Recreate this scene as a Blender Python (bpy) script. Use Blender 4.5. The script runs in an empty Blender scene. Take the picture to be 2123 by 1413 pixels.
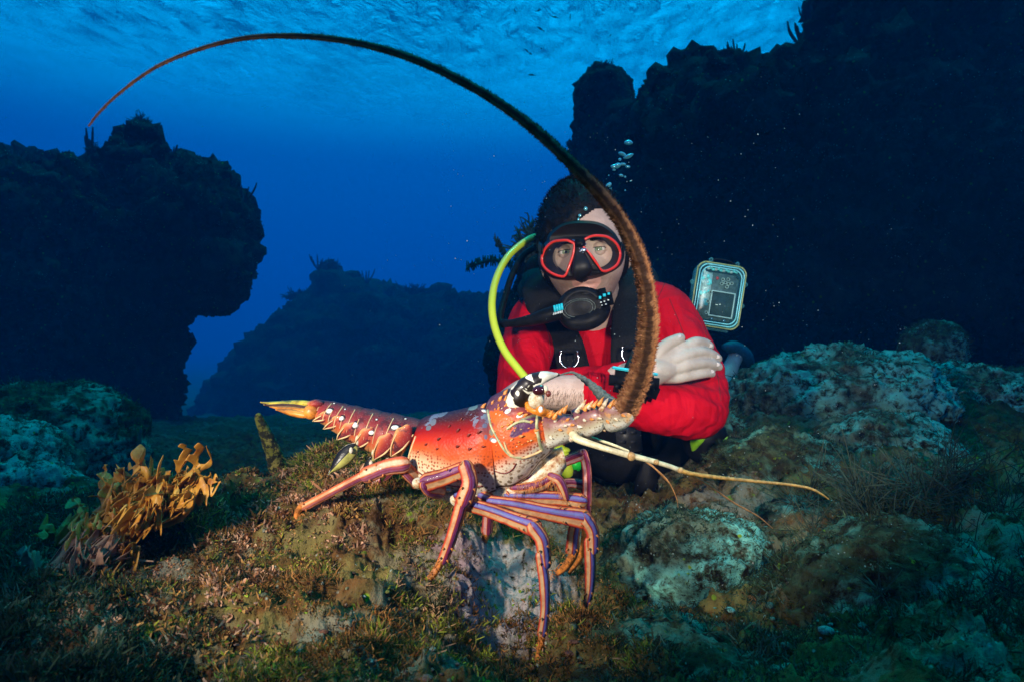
import bpy, bmesh, math, random
import numpy as np
from mathutils import Vector, Matrix, noise as mnoise
from mathutils.bvhtree import BVHTree
from mathutils.geometry import tessellate_polygon
random.seed(7); rng = np.random.default_rng(7)
R = math.radians
scene = bpy.context.scene
COL = scene.collection
FPX = 1415.0     # focal length in photo pixels (24 mm on 36 mm)
def P(px, py, Y): return Vector(((px-1061.5)/FPX*Y, Y, -(py-706.5)/FPX*Y))

# ------------------------------------------------------------ camera
cam = bpy.data.cameras.new('camera'); camo = bpy.data.objects.new('camera', cam); COL.objects.link(camo)
cam.lens = 24; cam.sensor_width = 36; cam.clip_start = 0.02; cam.clip_end = 2000
camo.location = (0, 0, 0); camo.rotation_euler = (R(90), 0, 0)
cam.dof.use_dof = True; cam.dof.focus_distance = 0.74; cam.dof.aperture_fstop = 15
scene.camera = camo
scene.view_settings.view_transform = 'Standard'; scene.view_settings.look = 'None'
scene.view_settings.exposure = 0.0; scene.view_settings.gamma = 1.0
scene.cycles.use_denoising = True
scene.cycles.max_bounces = 6; scene.cycles.diffuse_bounces = 2; scene.cycles.glossy_bounces = 3
scene.cycles.transmission_bounces = 6; scene.cycles.transparent_max_bounces = 12; scene.cycles.volume_bounces = 0
scene.cycles.caustics_reflective = False; scene.cycles.caustics_refractive = False

# ------------------------------------------------------------ node helpers
class NT:
    def __init__(s, tree): s.t = tree; s.n = tree.nodes; s.l = tree.links
    def node(s, typ, ins=None, **kw):
        nd = s.n.new(typ)
        for k, v in kw.items(): setattr(nd, k, v)
        for k, v in (ins or {}).items():
            sk = nd.inputs[k]
            if hasattr(v, 'is_output') or isinstance(v, bpy.types.NodeSocket): s.l.new(v, sk)
            else:
                if isinstance(v, tuple) and len(v) == 3 and sk.type == 'RGBA': v = (*v, 1)
                sk.default_value = v
        return nd
    def math(s, op, a, b=0.0, c=None, clamp=False):
        d = {0: a, 1: b}
        if c is not None: d[2] = c
        return s.node('ShaderNodeMath', d, operation=op, use_clamp=clamp).outputs[0]
    def mix(s, f, a, b, blend='MIX'):
        nd = s.node('ShaderNodeMix', data_type='RGBA', blend_type=blend)
        for i, v in ((0, f), (6, a), (7, b)):
            if isinstance(v, bpy.types.NodeSocket): s.l.new(v, nd.inputs[i])
            else: nd.inputs[i].default_value = (*v, 1) if isinstance(v, tuple) and len(v) == 3 else v
        return nd.outputs[2]
    def ramp(s, fac, stops, interp='LINEAR'):
        nd = s.node('ShaderNodeValToRGB', {0: fac}); cr = nd.color_ramp; cr.interpolation = interp
        while len(cr.elements) > 1: cr.elements.remove(cr.elements[-1])
        for i, (p, c) in enumerate(stops):
            e = cr.elements[0] if i == 0 else cr.elements.new(p)
            e.position = p; e.color = (*c, 1) if len(c) == 3 else c
        return nd.outputs[0]
    def noise(s, co, scale, detail=4, rough=.55, dist=0.0):
        return s.node('ShaderNodeTexNoise', {'Vector': co, 'Scale': scale, 'Detail': detail, 'Roughness': rough, 'Distortion': dist}).outputs[0]
    def voro(s, co, scale, feature='F1', out='Distance', rnd=1.0):
        return s.node('ShaderNodeTexVoronoi', {'Vector': co, 'Scale': scale, 'Randomness': rnd}, feature=feature).outputs[out]
    def step(s, v, a, b):
        return s.node('ShaderNodeMapRange', {'Value': v, 'From Min': a, 'From Max': b, 'To Min': 0.0, 'To Max': 1.0}, interpolation_type='SMOOTHSTEP').outputs[0]

def new_mat(name):
    m = bpy.data.materials.new(name); m.use_nodes = True; t = NT(m.node_tree); t.n.clear()
    out = t.node('ShaderNodeOutputMaterial')
    return m, t, out
def finish(m, t, out, color, rough=.5, bump=None, bstr=.3, bdist=.01, **kw):
    ins = {'Base Color': color, 'Roughness': rough}
    ins.update({k.replace('_', ' '): v for k, v in kw.items()})
    b = t.node('ShaderNodeBsdfPrincipled', ins)
    if bump is not None:
        bn = t.node('ShaderNodeBump', {'Height': bump, 'Strength': bstr, 'Distance': bdist})
        t.l.new(bn.outputs[0], b.inputs['Normal'])
    t.l.new(b.outputs[0], out.inputs[0]); return m
def objco(t): return t.node('ShaderNodeTexCoord').outputs['Object']
def uvsep(t):
    s = t.node('ShaderNodeSeparateXYZ', {0: t.node('ShaderNodeTexCoord').outputs['UV']}); return s.outputs[0], s.outputs[1]
def plain(name, col, rough=.5, var=.25, scale=60, bstr=.2, bdist=.002, **kw):
    m, t, o = new_mat(name); co = objco(t)
    n = t.noise(co, scale, 5, .6)
    c = t.mix(t.step(n, .3, .7), tuple(x*(1-var) for x in col), tuple(min(1, x*(1+var)) for x in col))
    return finish(m, t, o, c, rough, t.noise(co, scale*3, 4), bstr, bdist, **kw)

# ------------------------------------------------------------ world (open water below the surface, daylight sky above it)
SUN_EL, SUN_AZ = 68.0, 20.0       # degrees; azimuth measured from +Y towards +X
w = bpy.data.worlds.new('World'); scene.world = w; w.use_nodes = True
t = NT(w.node_tree); t.n.clear(); wo = t.node('ShaderNodeOutputWorld')
gen = t.node('ShaderNodeTexCoord').outputs['Generated']
sep = t.node('ShaderNodeSeparateXYZ', {0: gen})
sky = t.node('ShaderNodeTexSky', sky_type='NISHITA', sun_disc=False, sun_elevation=R(SUN_EL), sun_rotation=R(SUN_AZ))
glow = t.node('ShaderNodeVectorMath', {0: gen, 1: Vector((-.08, .99, .14)).normalized()}, operation='DOT_PRODUCT').outputs['Value']
glow = t.step(glow, .62, 1.0)
deep = t.ramp(t.math('ADD', t.math('MULTIPLY', sep.outputs[2], .5), .5),
              [(0, (0, .004, .016)), (.30, (0, .015, .10)), (.44, (0, .030, .20)), (.5, (0, .042, .285)), (.58, (0, .056, .33)), (.64, (0, .075, .38)), (.7, (0, .12, .5)), (1, (0, .2, .7))])
deep = t.mix(glow, deep, t.mix(1.0, deep, (1.0, 2.1, 1.6), 'MULTIPLY'))
bg1 = t.node('ShaderNodeBackground', {0: deep, 1: 1.0})
skyc = t.mix(1.0, sky.outputs[0], (.0, 1.55, 2.1), 'MULTIPLY')
bg2 = t.node('ShaderNodeBackground', {0: skyc, 1: 0.15})
ms = t.node('ShaderNodeMixShader', {0: t.step(sep.outputs[2], .24, .46), 1: bg1.outputs[0], 2: bg2.outputs[0]})
t.l.new(ms.outputs[0], wo.inputs[0])

# ------------------------------------------------------------ sun (filtered through the sea) and the photographer's two strobes
def aim(o, tgt): o.rotation_euler = (Vector(tgt)-o.location).to_track_quat('-Z', 'Y').to_euler()
sl = bpy.data.lights.new('sun', 'SUN'); sl.energy = 2.0; sl.angle = R(8); sl.color = (.0, .66, .54)
so = bpy.data.objects.new('sun', sl); COL.objects.link(so)
sd = Vector((math.sin(R(SUN_AZ))*math.cos(R(SUN_EL)), math.cos(R(SUN_AZ))*math.cos(R(SUN_EL)), math.sin(R(SUN_EL))))
so.rotation_euler = (-sd).to_track_quat('-Z', 'Y').to_euler()
def strobe(loc, tgt, power, cone, blend, col):
    l = bpy.data.lights.new('strobe', 'SPOT'); l.energy = power; l.spot_size = R(cone); l.spot_blend = blend
    l.shadow_soft_size = .035; l.color = col
    o = bpy.data.objects.new('strobe', l); COL.objects.link(o); o.location = loc; aim(o, tgt)
strobe((-.46, .06, .11), (-.04, .72, -.09), 37, 48, .85, (1, .90, .76))
strobe((.36, .02, .20), (.14, 1.10, -.01), 46, 50, .8, (1, .92, .82))

# ------------------------------------------------------------ mesh helpers
def vnoise(p, seed=0):
    p = np.asarray(p, dtype=np.float64); i = np.floor(p).astype(np.int64); f = p-i
    f = f*f*(3-2*f); res = 0
    def h(a, b, c):
        n = (a*374761393+b*668265263+c*2147483647+seed*974634777) & 0xffffffff
        n = ((n ^ (n >> 13))*1274126177) & 0xffffffff
        n = ((n ^ (n >> 16))*2246822519) & 0xffffffff
        return ((n ^ (n >> 15)) & 0xffff)/65535.0
    x, y, z = i[..., 0], i[..., 1], i[..., 2]
    for dx in (0, 1):
        wx = f[..., 0] if dx else 1-f[..., 0]
        for dy in (0, 1):
            wy = f[..., 1] if dy else 1-f[..., 1]
            for dz in (0, 1):
                wz = f[..., 2] if dz else 1-f[..., 2]
                res = res+wx*wy*wz*h(x+dx, y+dy, z+dz)
    return res*2-1
def fbm(p, scale, octs=4, gain=.5, seed=0, ridged=False):
    p = np.asarray(p)*scale; a = 1.0; tot = 0; nrm = 0
    for k in range(octs):
        v = vnoise(p+17.3*k, seed+k)
        if ridged: v = 1-2*np.abs(v)
        tot = tot+a*v; nrm += a; a *= gain; p = p*2.03
    return tot/nrm

def cr(pts, n):
    """Catmull-Rom resample of an (m,k) array to n points."""
    p = np.array([tuple(q) for q in pts], float); m = len(p)
    if m == 2: return p[0]+(p[1]-p[0])*np.linspace(0, 1, n)[:, None]
    e = np.vstack([2*p[0]-p[1], p, 2*p[-1]-p[-2]]); tt = np.linspace(0, m-1, n); i = np.minimum(tt.astype(int), m-2); f = (tt-i)[:, None]
    a, b, c, d = e[i], e[i+1], e[i+2], e[i+3]
    return .5*((2*b)+(c-a)*f+(2*a-5*b+4*c-d)*f*f+(3*b-a-3*c+d)*f**3)

class MB:
    """collects pieces of one mesh: vertices, faces, material index, uv per vertex"""
    def __init__(s): s.v = []; s.f = []; s.m = []; s.uv = []; s.n = 0
    def add(s, verts, faces, mat=0, uv=None):
        verts = np.asarray(verts, float); s.v.append(verts)
        s.uv.append(np.zeros((len(verts), 2)) if uv is None else np.asarray(uv, float))
        s.f += [tuple(i+s.n for i in q) for q in faces]; s.m += [mat]*len(faces); s.n += len(verts); return s
    def rings(s, rings, mat=0, cap=True, uoff=0.0):
        """rings: (m,k,3) closed rings; uv = (length along, angle)"""
        rings = np.asarray(rings, float); m, k, _ = rings.shape
        cen = rings.mean(1); L = np.concatenate([[0], np.cumsum(np.linalg.norm(np.diff(cen, axis=0), axis=1))])+uoff
        # a seam column so the angle runs 0..1 without folding back
        rr = np.concatenate([rings, rings[:, :1]], 1); v = rr.reshape(-1, 3)
        uv = np.stack([np.repeat(L, k+1), np.tile(np.arange(k+1)/k, m)], 1)
        kk = k+1
        f = [(a*kk+b, a*kk+b+1, (a+1)*kk+b+1, (a+1)*kk+b) for a in range(m-1) for b in range(k)]
        if cap:
            v = np.vstack([v, cen[0], cen[-1]]); uv = np.vstack([uv, [L[0], .25], [L[-1], .25]])
            f += [(m*kk, b+1, b) for b in range(k)]+[(m*kk+1, (m-1)*kk+b, (m-1)*kk+b+1) for b in range(k)]
        return s.add(v, f, mat, uv)
    def tube(s, pts, rad, n=None, seg=12, mat=0, squash=1.0, ref=(0, -1, 0), round_ends=True, warp=None, straight=False):
        """squash scales the radius across the ref direction"""
        m = len(pts); n = n or m*5
        if np.isscalar(rad): rad = [rad]*m
        q = np.array([list(p)+[r] for p, r in zip(pts, rad)], float)
        if straight:
            tt = np.linspace(0, m-1, n); c = np.stack([np.interp(tt, np.arange(m), q[:, k]) for k in range(4)], 1)
        else: c = cr(q, n)
        p = c[:, :3]; r = np.maximum(c[:, 3], 1e-5)
        T = np.gradient(p, axis=0); T /= np.linalg.norm(T, axis=1)[:, None]+1e-12
        ref = np.array(ref, float); C = ref-(T@ref)[:, None]*T
        bad = np.linalg.norm(C, axis=1) < .15
        if bad.any():
            r2 = np.array((.3, 0, 1.0)); C[bad] = (r2-(T@r2)[:, None]*T)[bad]
        C /= np.linalg.norm(C, axis=1)[:, None]; U = np.cross(C, T)
        if round_ends:
            def ext(i, sgn):
                a = [.0, .45, .75]; out = []
                for x in a: out.append((p[i]+T[i]*sgn*r[i]*math.sin(math.acos(max(x, .12)))*.9, r[i]*max(x, .12)))
                return out
            A = ext(0, -1); B = ext(-1, 1)[::-1]
            p = np.vstack([[x[0] for x in A], p, [x[0] for x in B]]); r = np.concatenate([[x[1] for x in A], r, [x[1] for x in B]])
            C = np.vstack([[C[0]]*3, C, [C[-1]]*3]); U = np.vstack([[U[0]]*3, U, [U[-1]]*3])
        a = np.arange(seg)/seg*2*np.pi
        rr = r[:, None, None]*(np.cos(a)[None, :, None]*U[:, None]+squash*np.sin(a)[None, :, None]*C[:, None])
        ring = p[:, None]+rr
        if warp is not None: ring = warp(ring, rr)
        return s.rings(ring, mat)
    def ell(s, c, rad, mat=0, rot=None, nu=14, nv=10):
        th = np.linspace(0, np.pi, nv+1); ph = np.arange(nu+1)/nu*2*np.pi
        v = np.stack([np.sin(th)[:, None]*np.cos(ph), np.sin(th)[:, None]*np.sin(ph), np.repeat(np.cos(th)[:, None], nu+1, 1)], -1).reshape(-1, 3)*np.array(rad)
        if rot is not None: v = v@np.array(rot.to_3x3() if hasattr(rot, 'to_3x3') else rot).T
        uv = np.stack([np.repeat(th/np.pi, nu+1), np.tile(ph/(2*np.pi), nv+1)], 1)
        f = [(a*(nu+1)+b, (a+1)*(nu+1)+b, (a+1)*(nu+1)+b+1, a*(nu+1)+b+1) for a in range(nv) for b in range(nu)]
        return s.add(v+np.array(c), f, mat, uv)
    def cone(s, base, tip, r, mat=0, seg=7):
        return s.tube([base, Vector(base).lerp(Vector(tip), .6), tip], [r, r*.5, r*.06], n=5, seg=seg, mat=mat, round_ends=False)
    def box(s, c, half, rot=None, mat=0, bev=.15):
        """a box with bevelled edges"""
        bm = bmesh.new(); bmesh.ops.create_cube(bm, size=2)
        for v in bm.verts: v.co = Vector((v.co.x*half[0], v.co.y*half[1], v.co.z*half[2]))
        bmesh.ops.bevel(bm, geom=bm.edges[:]+bm.verts[:], offset=min(half)*bev*2, segments=2, affect='EDGES')
        M = rot.to_3x3() if rot is not None else Matrix.Identity(3)
        v = [M@q.co+Vector(c) for q in bm.verts]; bm.verts.index_update(); f = [[q.index for q in ff.verts] for ff in bm.faces]; bm.free()
        return s.add([tuple(q) for q in v], f, mat)
    def build(s, name, mats, parent=None, smooth=True, origin=None):
        v = np.concatenate(s.v) if s.v else np.zeros((0, 3)); uv = np.concatenate(s.uv)
        org = np.array(origin if origin is not None else (ABS[parent.name] if parent is not None else (0, 0, 0)), float)
        me = bpy.data.meshes.new(name); me.from_pydata((v-org).tolist(), [], s.f)
        for m in (mats if isinstance(mats, (list, tuple)) else [mats]): me.materials.append(m)
        me.polygons.foreach_set('material_index', s.m); me.polygons.foreach_set('use_smooth', [smooth]*len(s.f))
        ul = me.uv_layers.new(name='uv'); li = np.zeros(len(me.loops), int); me.loops.foreach_get('vertex_index', li)
        ul.data.foreach_set('uv', uv[li].ravel()); me.update()
        o = bpy.data.objects.new(name, me); COL.objects.link(o); ABS[o.name] = tuple(org)
        if parent is not None:
            o.parent = parent; pa = np.array(ABS[parent.name]); o.location = tuple(org-pa)
        else: o.location = tuple(org)
        return o
ABS = {}
def fastmesh(name, v, quads, mats, parent=None, origin=(0, 0, 0), smooth=True, attr=None, uv=None):
    """numpy route for big meshes; quads is an (n,4) or (n,3) int array"""
    me = bpy.data.meshes.new(name); v = np.asarray(v, np.float32)-np.array(origin, np.float32); k = quads.shape[1]
    me.vertices.add(len(v)); me.vertices.foreach_set('co', v.ravel()); me.loops.add(quads.size); me.polygons.add(len(quads))
    me.loops.foreach_set('vertex_index', quads.ravel().astype(np.int32)); me.polygons.foreach_set('loop_start', np.arange(len(quads), dtype=np.int32)*k)
    me.polygons.foreach_set('use_smooth', np.full(len(quads), smooth)); me.update(calc_edges=True)
    for m in (mats if isinstance(mats, (list, tuple)) else [mats]): me.materials.append(m)
    if attr is not None:
        a = me.attributes.new('tint', 'FLOAT_COLOR', 'POINT'); a.data.foreach_set('color', np.asarray(attr, np.float32).ravel())
    o = bpy.data.objects.new(name, me); COL.objects.link(o); ABS[o.name] = tuple(origin)
    if parent is not None:
        o.parent = parent; o.location = tuple(np.array(origin)-np.array(ABS[parent.name]))
    else: o.location = origin
    return o
def tag(o, label=None, cat=None, group=None, kind=None):
    if label: o['label'] = label
    if cat: o['category'] = cat
    if group: o['group'] = group
    if kind: o['kind'] = kind
    return o
def root(name, loc, label, cat, group=None):
    o = bpy.data.objects.new(name, None); COL.objects.link(o); o.location = loc; ABS[o.name] = tuple(loc); o.empty_display_size = .05
    return tag(o, label, cat, group)
def remesh_obj(o, voxel, smooth=2):
    md = o.modifiers.new('r', 'REMESH'); md.mode = 'VOXEL'; md.voxel_size = voxel; md.use_smooth_shade = True
    if smooth: sm = o.modifiers.new('s', 'SMOOTH'); sm.iterations = smooth; sm.factor = .6
    dg = bpy.context.evaluated_depsgraph_get(); ev = o.evaluated_get(dg); me = bpy.data.meshes.new_from_object(ev)
    mats = [m for m in o.data.materials]; o.modifiers.clear(); old = o.data; o.data = me
    me.materials.clear()
    for m in mats: me.materials.append(m)
    me.polygons.foreach_set('use_smooth', [True]*len(me.polygons)); bpy.data.meshes.remove(old); return o
def getvn(me):
    v = np.zeros(len(me.vertices)*3, np.float32); me.vertices.foreach_get('co', v)
    n = np.zeros(len(me.vertices)*3, np.float32); me.vertex_normals.foreach_get('vector', n); return v.reshape(-1, 3).astype(float), n.reshape(-1, 3).astype(float)
def setv(me, v): me.vertices.foreach_set('co', np.asarray(v, np.float32).ravel()); me.update()
# ============================================================ THE SETTING
def reef_mat(name, cols, pale=(.20, .27, .22), pale_amt=.5, scale=1.0, bstr=.9, bdist=.012, pink=None, speck=True):
    """rock overgrown with turf and crusts; cols = four turf colours"""
    m, t, o = new_mat(name); co = objco(t)
    warp = t.node('ShaderNodeVectorMath', {0: co, 1: t.node('ShaderNodeVectorMath', {0: t.node('ShaderNodeTexNoise', {'Vector': co, 'Scale': 14*scale, 'Detail': 3}).outputs['Color'], 'Scale': .035}, operation='SCALE').outputs[0]}, operation='ADD').outputs[0]
    n1 = t.noise(warp, 9*scale, 8, .68); n2 = t.noise(warp, 34*scale, 8, .7); n3 = t.noise(warp, 150*scale, 5, .7); n4 = t.noise(co, 4*scale, 4, .6)
    c = t.ramp(n1, [(.30, cols[0]), (.44, cols[1]), (.55, cols[2]), (.68, cols[3])])
    c = t.mix(t.step(n2, .46, .60), c, tuple(min(1, x*2.1+.01) for x in cols[2]))
    c = t.mix(t.step(n2, .44, .36), c, tuple(x*.25 for x in cols[1]))
    pm = t.math('MULTIPLY', t.step(n4, .60-.22*pale_amt, .70-.2*pale_amt), t.step(n2, .40, .56))
    c = t.mix(pm, c, pale)
    if pink:
        d = t.node('ShaderNodeVectorMath', {0: warp, 1: pink[0]}, operation='DISTANCE').outputs['Value']
        pk = t.math('MULTIPLY', t.step(t.math('ADD', d, t.math('MULTIPLY', t.math('SUBTRACT', n2, .5), .14)), pink[1], pink[1]*.55), t.step(n3, .30, .52))
        c = t.mix(pk, c, t.mix(t.step(n1, .42, .6), (.36, .25, .27), (.52, .46, .42)))
        c = t.mix(t.math('MULTIPLY', pk, t.step(t.noise(co, 22, 5, .7), .58, .64)), c, (.13, .012, .02))
    c = t.mix(t.step(n3, .40, .33), c, tuple(x*.22 for x in cols[0]))
    if speck:
        vs = t.voro(co, 120*scale); ns = t.noise(co, 20*scale, 3)
        c = t.mix(t.math('MULTIPLY', t.step(vs, .20, .10), t.step(ns, .52, .62)), c, (.46, .50, .40))
        c = t.mix(t.math('MULTIPLY', t.step(t.voro(co, 60*scale), .22, .12), t.step(ns, .46, .40)), c, (.20, .30, .02))
    if pink:      # the bed's colour darkens with distance from its origin
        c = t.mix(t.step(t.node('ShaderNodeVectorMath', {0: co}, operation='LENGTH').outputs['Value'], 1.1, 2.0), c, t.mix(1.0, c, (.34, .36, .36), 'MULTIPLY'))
    h = t.math('ADD', t.math('MULTIPLY', n2, 1.0), t.math('MULTIPLY', n3, .45))
    return finish(m, t, o, c, .9, h, bstr, bdist, Specular_IOR_Level=.15)

M_bed = reef_mat('reef_bed', [(.035, .022, .008), (.17, .075, .02), (.10, .075, .018), (.30, .13, .05)], pale=(.27, .24, .16), pale_amt=.6,
                 pink=((P(1070, 1175, .64)), .085))
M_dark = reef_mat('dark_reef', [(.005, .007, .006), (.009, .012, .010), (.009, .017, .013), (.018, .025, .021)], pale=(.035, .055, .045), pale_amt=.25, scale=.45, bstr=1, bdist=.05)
M_teal = reef_mat('pale_crusted_rock', [(.02, .022, .012), (.05, .048, .022), (.07, .09, .055), (.13, .17, .12)], pale=(.20, .60, .48), pale_amt=.8, scale=1.3)
M_bould = reef_mat('turf_boulder', [(.02, .018, .008), (.05, .038, .014), (.04, .05, .02), (.09, .09, .045)], pale=(.16, .42, .30), pale_amt=.65, scale=1.5)

# ---- seabed: one sheet on a log-polar grid, height interpolated from surveyed points
CP = [(-300,1480,.38),(0,1420,.40),(300,1440,.41),(500,1450,.42),(1000,1445,.43),(1350,1440,.44),(1700,1430,.44),(2123,1400,.45),(2450,1400,.45),
 (-150,1250,.55),(0,1210,.56),(300,1200,.55),(600,1205,.56),(860,1238,.575),(1000,1330,.55),(1110,1378,.545),(1205,1285,.585),(1400,1350,.58),(1700,1290,.60),(2000,1200,.62),(2300,1150,.62),
 (-100,1130,.70),(60,1100,.7),(250,1085,.68),(450,1060,.70),(625,1112,.655),(800,1080,.68),(1000,1130,.66),(1165,1205,.66),(1250,1230,.74),(1400,1210,.80),(1650,1140,.85),(1900,1040,.85),(2123,960,.9),(2400,950,.95),
 (0,1075,.82),(150,1060,.82),(400,1045,.85),(560,1050,.86),(700,985,.80),(850,1005,.84),(1000,1050,.85),(1150,1120,.85),
 (-100,1010,1.5),(60,1010,1.6),(400,1070,1.3),(700,1070,1.35),(1000,1090,1.2),(1300,1075,1.1),(1360,1000,1.45),(1180,1010,1.5),
 (-400,900,4.2),(100,920,3.4),(400,925,3.2),(700,920,3.2),(1000,930,2.8),(500,880,5.5),(900,880,5.5),(200,860,6.5),
 (1480,1050,1.05),(1480,965,1.28),(1620,915,1.5),(1560,850,1.8),(1700,770,2.15),(1850,770,2.3),(2100,800,2.2),(2000,880,1.65),(1800,955,1.25),(2100,990,1.15),(2400,900,1.8),
 (1300,850,2.6),(1500,800,3.0),(1800,760,3.4),(2300,800,3.2),(1300,800,6),(1800,790,6),(2600,800,6),
 (0,850,22),(700,850,22),(1400,850,22),(2100,850,22),(1060,770,70),(-300,770,70),(2500,770,70),(400,872,10),(900,872,10),(1600,850,10)]
cp = np.array([tuple(P(*c)) for c in CP]); cpa = np.arctan2(cp[:, 0], cp[:, 1])*1.0; cpl = np.log(np.hypot(cp[:, 0], cp[:, 1]))*.6
extra = [(a, l*.6, z) for a in (-3.0, -2.2, -1.5, 1.5, 2.2, 3.0) for l, z in ((-1.2, -.30), (-.4, -.32), (.5, -.45), (1.6, -.7), (3.2, -1.8), (4.4, -3.0))]
cpa = np.concatenate([cpa, [e[0] for e in extra]]); cpl = np.concatenate([cpl, [e[1] for e in extra]]); cpz = np.concatenate([cp[:, 2], [e[2] for e in extra]])
D = np.hypot(cpa[:, None]-cpa[None], cpl[:, None]-cpl[None])
A = np.block([[D+1e-4*np.eye(len(cpa)), np.ones((len(cpa), 1))], [np.ones((1, len(cpa))), np.zeros((1, 1))]])
Wt = np.linalg.solve(A, np.concatenate([cpz, [0]]))
def bed_base(x, y):
    a = np.arctan2(x, y); l = np.log(np.maximum(np.hypot(x, y), .05))*.6; z = np.full(a.shape, Wt[-1])
    for i in range(len(cpa)): z = z+Wt[i]*np.hypot(a-cpa[i], l-cpl[i])
    return z
def bed(x, y):
    x = np.asarray(x, float); y = np.asarray(y, float); z = bed_base(x, y)
    p = np.stack([x, y, z*.5], -1); r = np.hypot(x, y)
    far = np.clip((r-.9)/1.5, 0, 1); vfar = np.clip((r-3)/8, 0, 1)
    # keep clear the two places where the lobster stands and the diver rests
    z = z+.032*fbm(p, 7, 5, .55, 3)+.034*fbm(p, 15, 5, .6, 9, True)*(1-.3*far)+.006*fbm(p, 75, 3, .6, 5)
    z = z+far*(.05*fbm(p, 2.3, 4, .55, 21)+.045*fbm(p, 5.5, 4, .55, 31, True))+vfar*.25*fbm(p, .6, 3, .5, 41)
    return z
na = 900; aa = np.concatenate([np.linspace(-np.pi, -R(44), 60, endpoint=False), np.linspace(-R(44), R(44), na), np.linspace(R(44), np.pi, 61)[1:]])
nr = 620; rr = np.concatenate([np.exp(np.linspace(np.log(.22), np.log(3.5), 470, endpoint=False)), np.exp(np.linspace(np.log(3.5), np.log(400), 150))])
AA, RR = np.meshgrid(aa, rr, indexing='ij'); X = np.sin(AA)*RR; Y = np.cos(AA)*RR; Z = bed(X, Y)
V = np.stack([X, Y, Z], -1).reshape(-1, 3); n_r = len(rr); n_a = len(aa)
ii, jj = np.meshgrid(np.arange(n_a-1), np.arange(n_r-1), indexing='ij'); q = (ii*n_r+jj).ravel()
quads = np.stack([q, q+1, q+n_r+1, q+n_r], 1)
quads = quads[:, ::-1]
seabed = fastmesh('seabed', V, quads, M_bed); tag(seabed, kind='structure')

# ---- water surface seen from below
m, t, o = new_mat('water_surface'); co = objco(t)
st = t.node('ShaderNodeMapping', {'Vector': co, 'Scale': (1.0, .55, 1.0)}).outputs[0]
amp_ = t.math('ADD', .22, t.math('MULTIPLY', t.step(t.noise(st, .10, 3, .6, .8), .42, .60), 1.7))
wv = t.math('ADD', t.math('MULTIPLY', t.noise(st, .45, 2, .5, .6), 1.5), t.math('ADD', t.math('MULTIPLY', t.math('MULTIPLY', t.noise(st, 1.7, 6, .62, 1.0), 2.3), amp_), t.math('MULTIPLY', t.noise(st, .13, 2, .5), 2.2)))
bn = t.node('ShaderNodeBump', {'Height': wv, 'Strength': 1.0, 'Distance': .36})
fr = t.node('ShaderNodeFresnel', {'IOR': 1.16, 'Normal': bn.outputs[0]}).outputs[0]
gl = t.node('ShaderNodeBsdfGlossy', {'Color': (1, 1, 1, 1), 'Roughness': .45, 'Normal': bn.outputs[0]}).outputs[0]
tr = t.node('ShaderNodeBsdfTransparent', {0: (.9, 1, 1, 1)}).outputs[0]
ln = t.node('ShaderNodeVectorMath', {0: co}, operation='LENGTH').outputs['Value']; ln = t.math('ADD', ln, t.math('MULTIPLY', t.math('SUBTRACT', t.noise(co, .12, 4, .6), .5), 16.0))
mx = t.node('ShaderNodeMixShader', {0: t.math('MULTIPLY', fr, t.step(ln, 33.0, 19.0)), 1: tr, 2: gl}).outputs[0]  # reflection fades out with distance in the material, standing in for haze
t.l.new(mx, o.inputs[0])
gx = np.sign(np.linspace(-1, 1, 241))*np.abs(np.linspace(-1, 1, 241))**2.2*420
GX, GY = np.meshgrid(gx, gx, indexing='ij'); SURF = 9.0
GZ = SURF+.10*fbm(np.stack([GX, GY*.6, GX*0], -1), .45, 3, .5, 77)+.16*fbm(np.stack([GX, GY*.6, GX*0], -1), .12, 2, .5, 78)
ii, jj = np.meshgrid(np.arange(240), np.arange(240), indexing='ij'); q = (ii*241+jj).ravel()
surf = fastmesh('water_surface', np.stack([GX, GY, GZ], -1).reshape(-1, 3), np.stack([q, q+241, q+242, q+1], 1), m); tag(surf, kind='structure')

# ---- reef masses: blobs fused into one solid, then eroded with noise
def poly_dist(poly, pts):
    poly = np.array(poly, float); a = poly; b = np.roll(poly, -1, 0); d = np.full(len(pts), 1e9); ins = np.zeros(len(pts), bool)
    for p0, p1 in zip(a, b):
        e = p1-p0; w_ = pts-p0; tt = np.clip((w_@e)/(e@e+1e-12), 0, 1); d = np.minimum(d, np.linalg.norm(w_-tt[:, None]*e, axis=1))
        c = ((p0[1] > pts[:, 1]) != (p1[1] > pts[:, 1])); xx = (p1[0]-p0[0])*(pts[:, 1]-p0[1])/(p1[1]-p0[1]+1e-12)+p0[0]; ins ^= c & (pts[:, 0] < xx)
    return d, ins
def ico(sub):
    bm = bmesh.new(); bmesh.ops.create_icosphere(bm, subdivisions=sub, radius=1); bm.verts.index_update()
    v = np.array([tuple(q.co) for q in bm.verts]); f = np.array([[q.index for q in ff.verts] for ff in bm.faces]); bm.free(); return v, f
ICO = {k: ico(k) for k in (1, 2, 3, 5, 6)}
def blob_mesh(name, spheres, voxel, mat, org, noise_amp, seed=0, octs=5, smooth=2):
    v0, f0 = ICO[2]; vs = []; fs = []
    for i, (c, r, s) in enumerate(spheres):
        vs.append(v0*r*np.array(s)+np.array(c)); fs.append(f0+i*len(v0))
    o = fastmesh(name, np.concatenate(vs), np.concatenate(fs), mat, None, org); remesh_obj(o, voxel, smooth)
    for sc, am, rd in noise_amp:
        v, n = getvn(o.data); p = v+np.array(org); k = fbm(p, sc, 4, .55, seed+int(sc*10), rd); setv(o.data, v+n*((k-.24)*am)[:, None])
    return o
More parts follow.
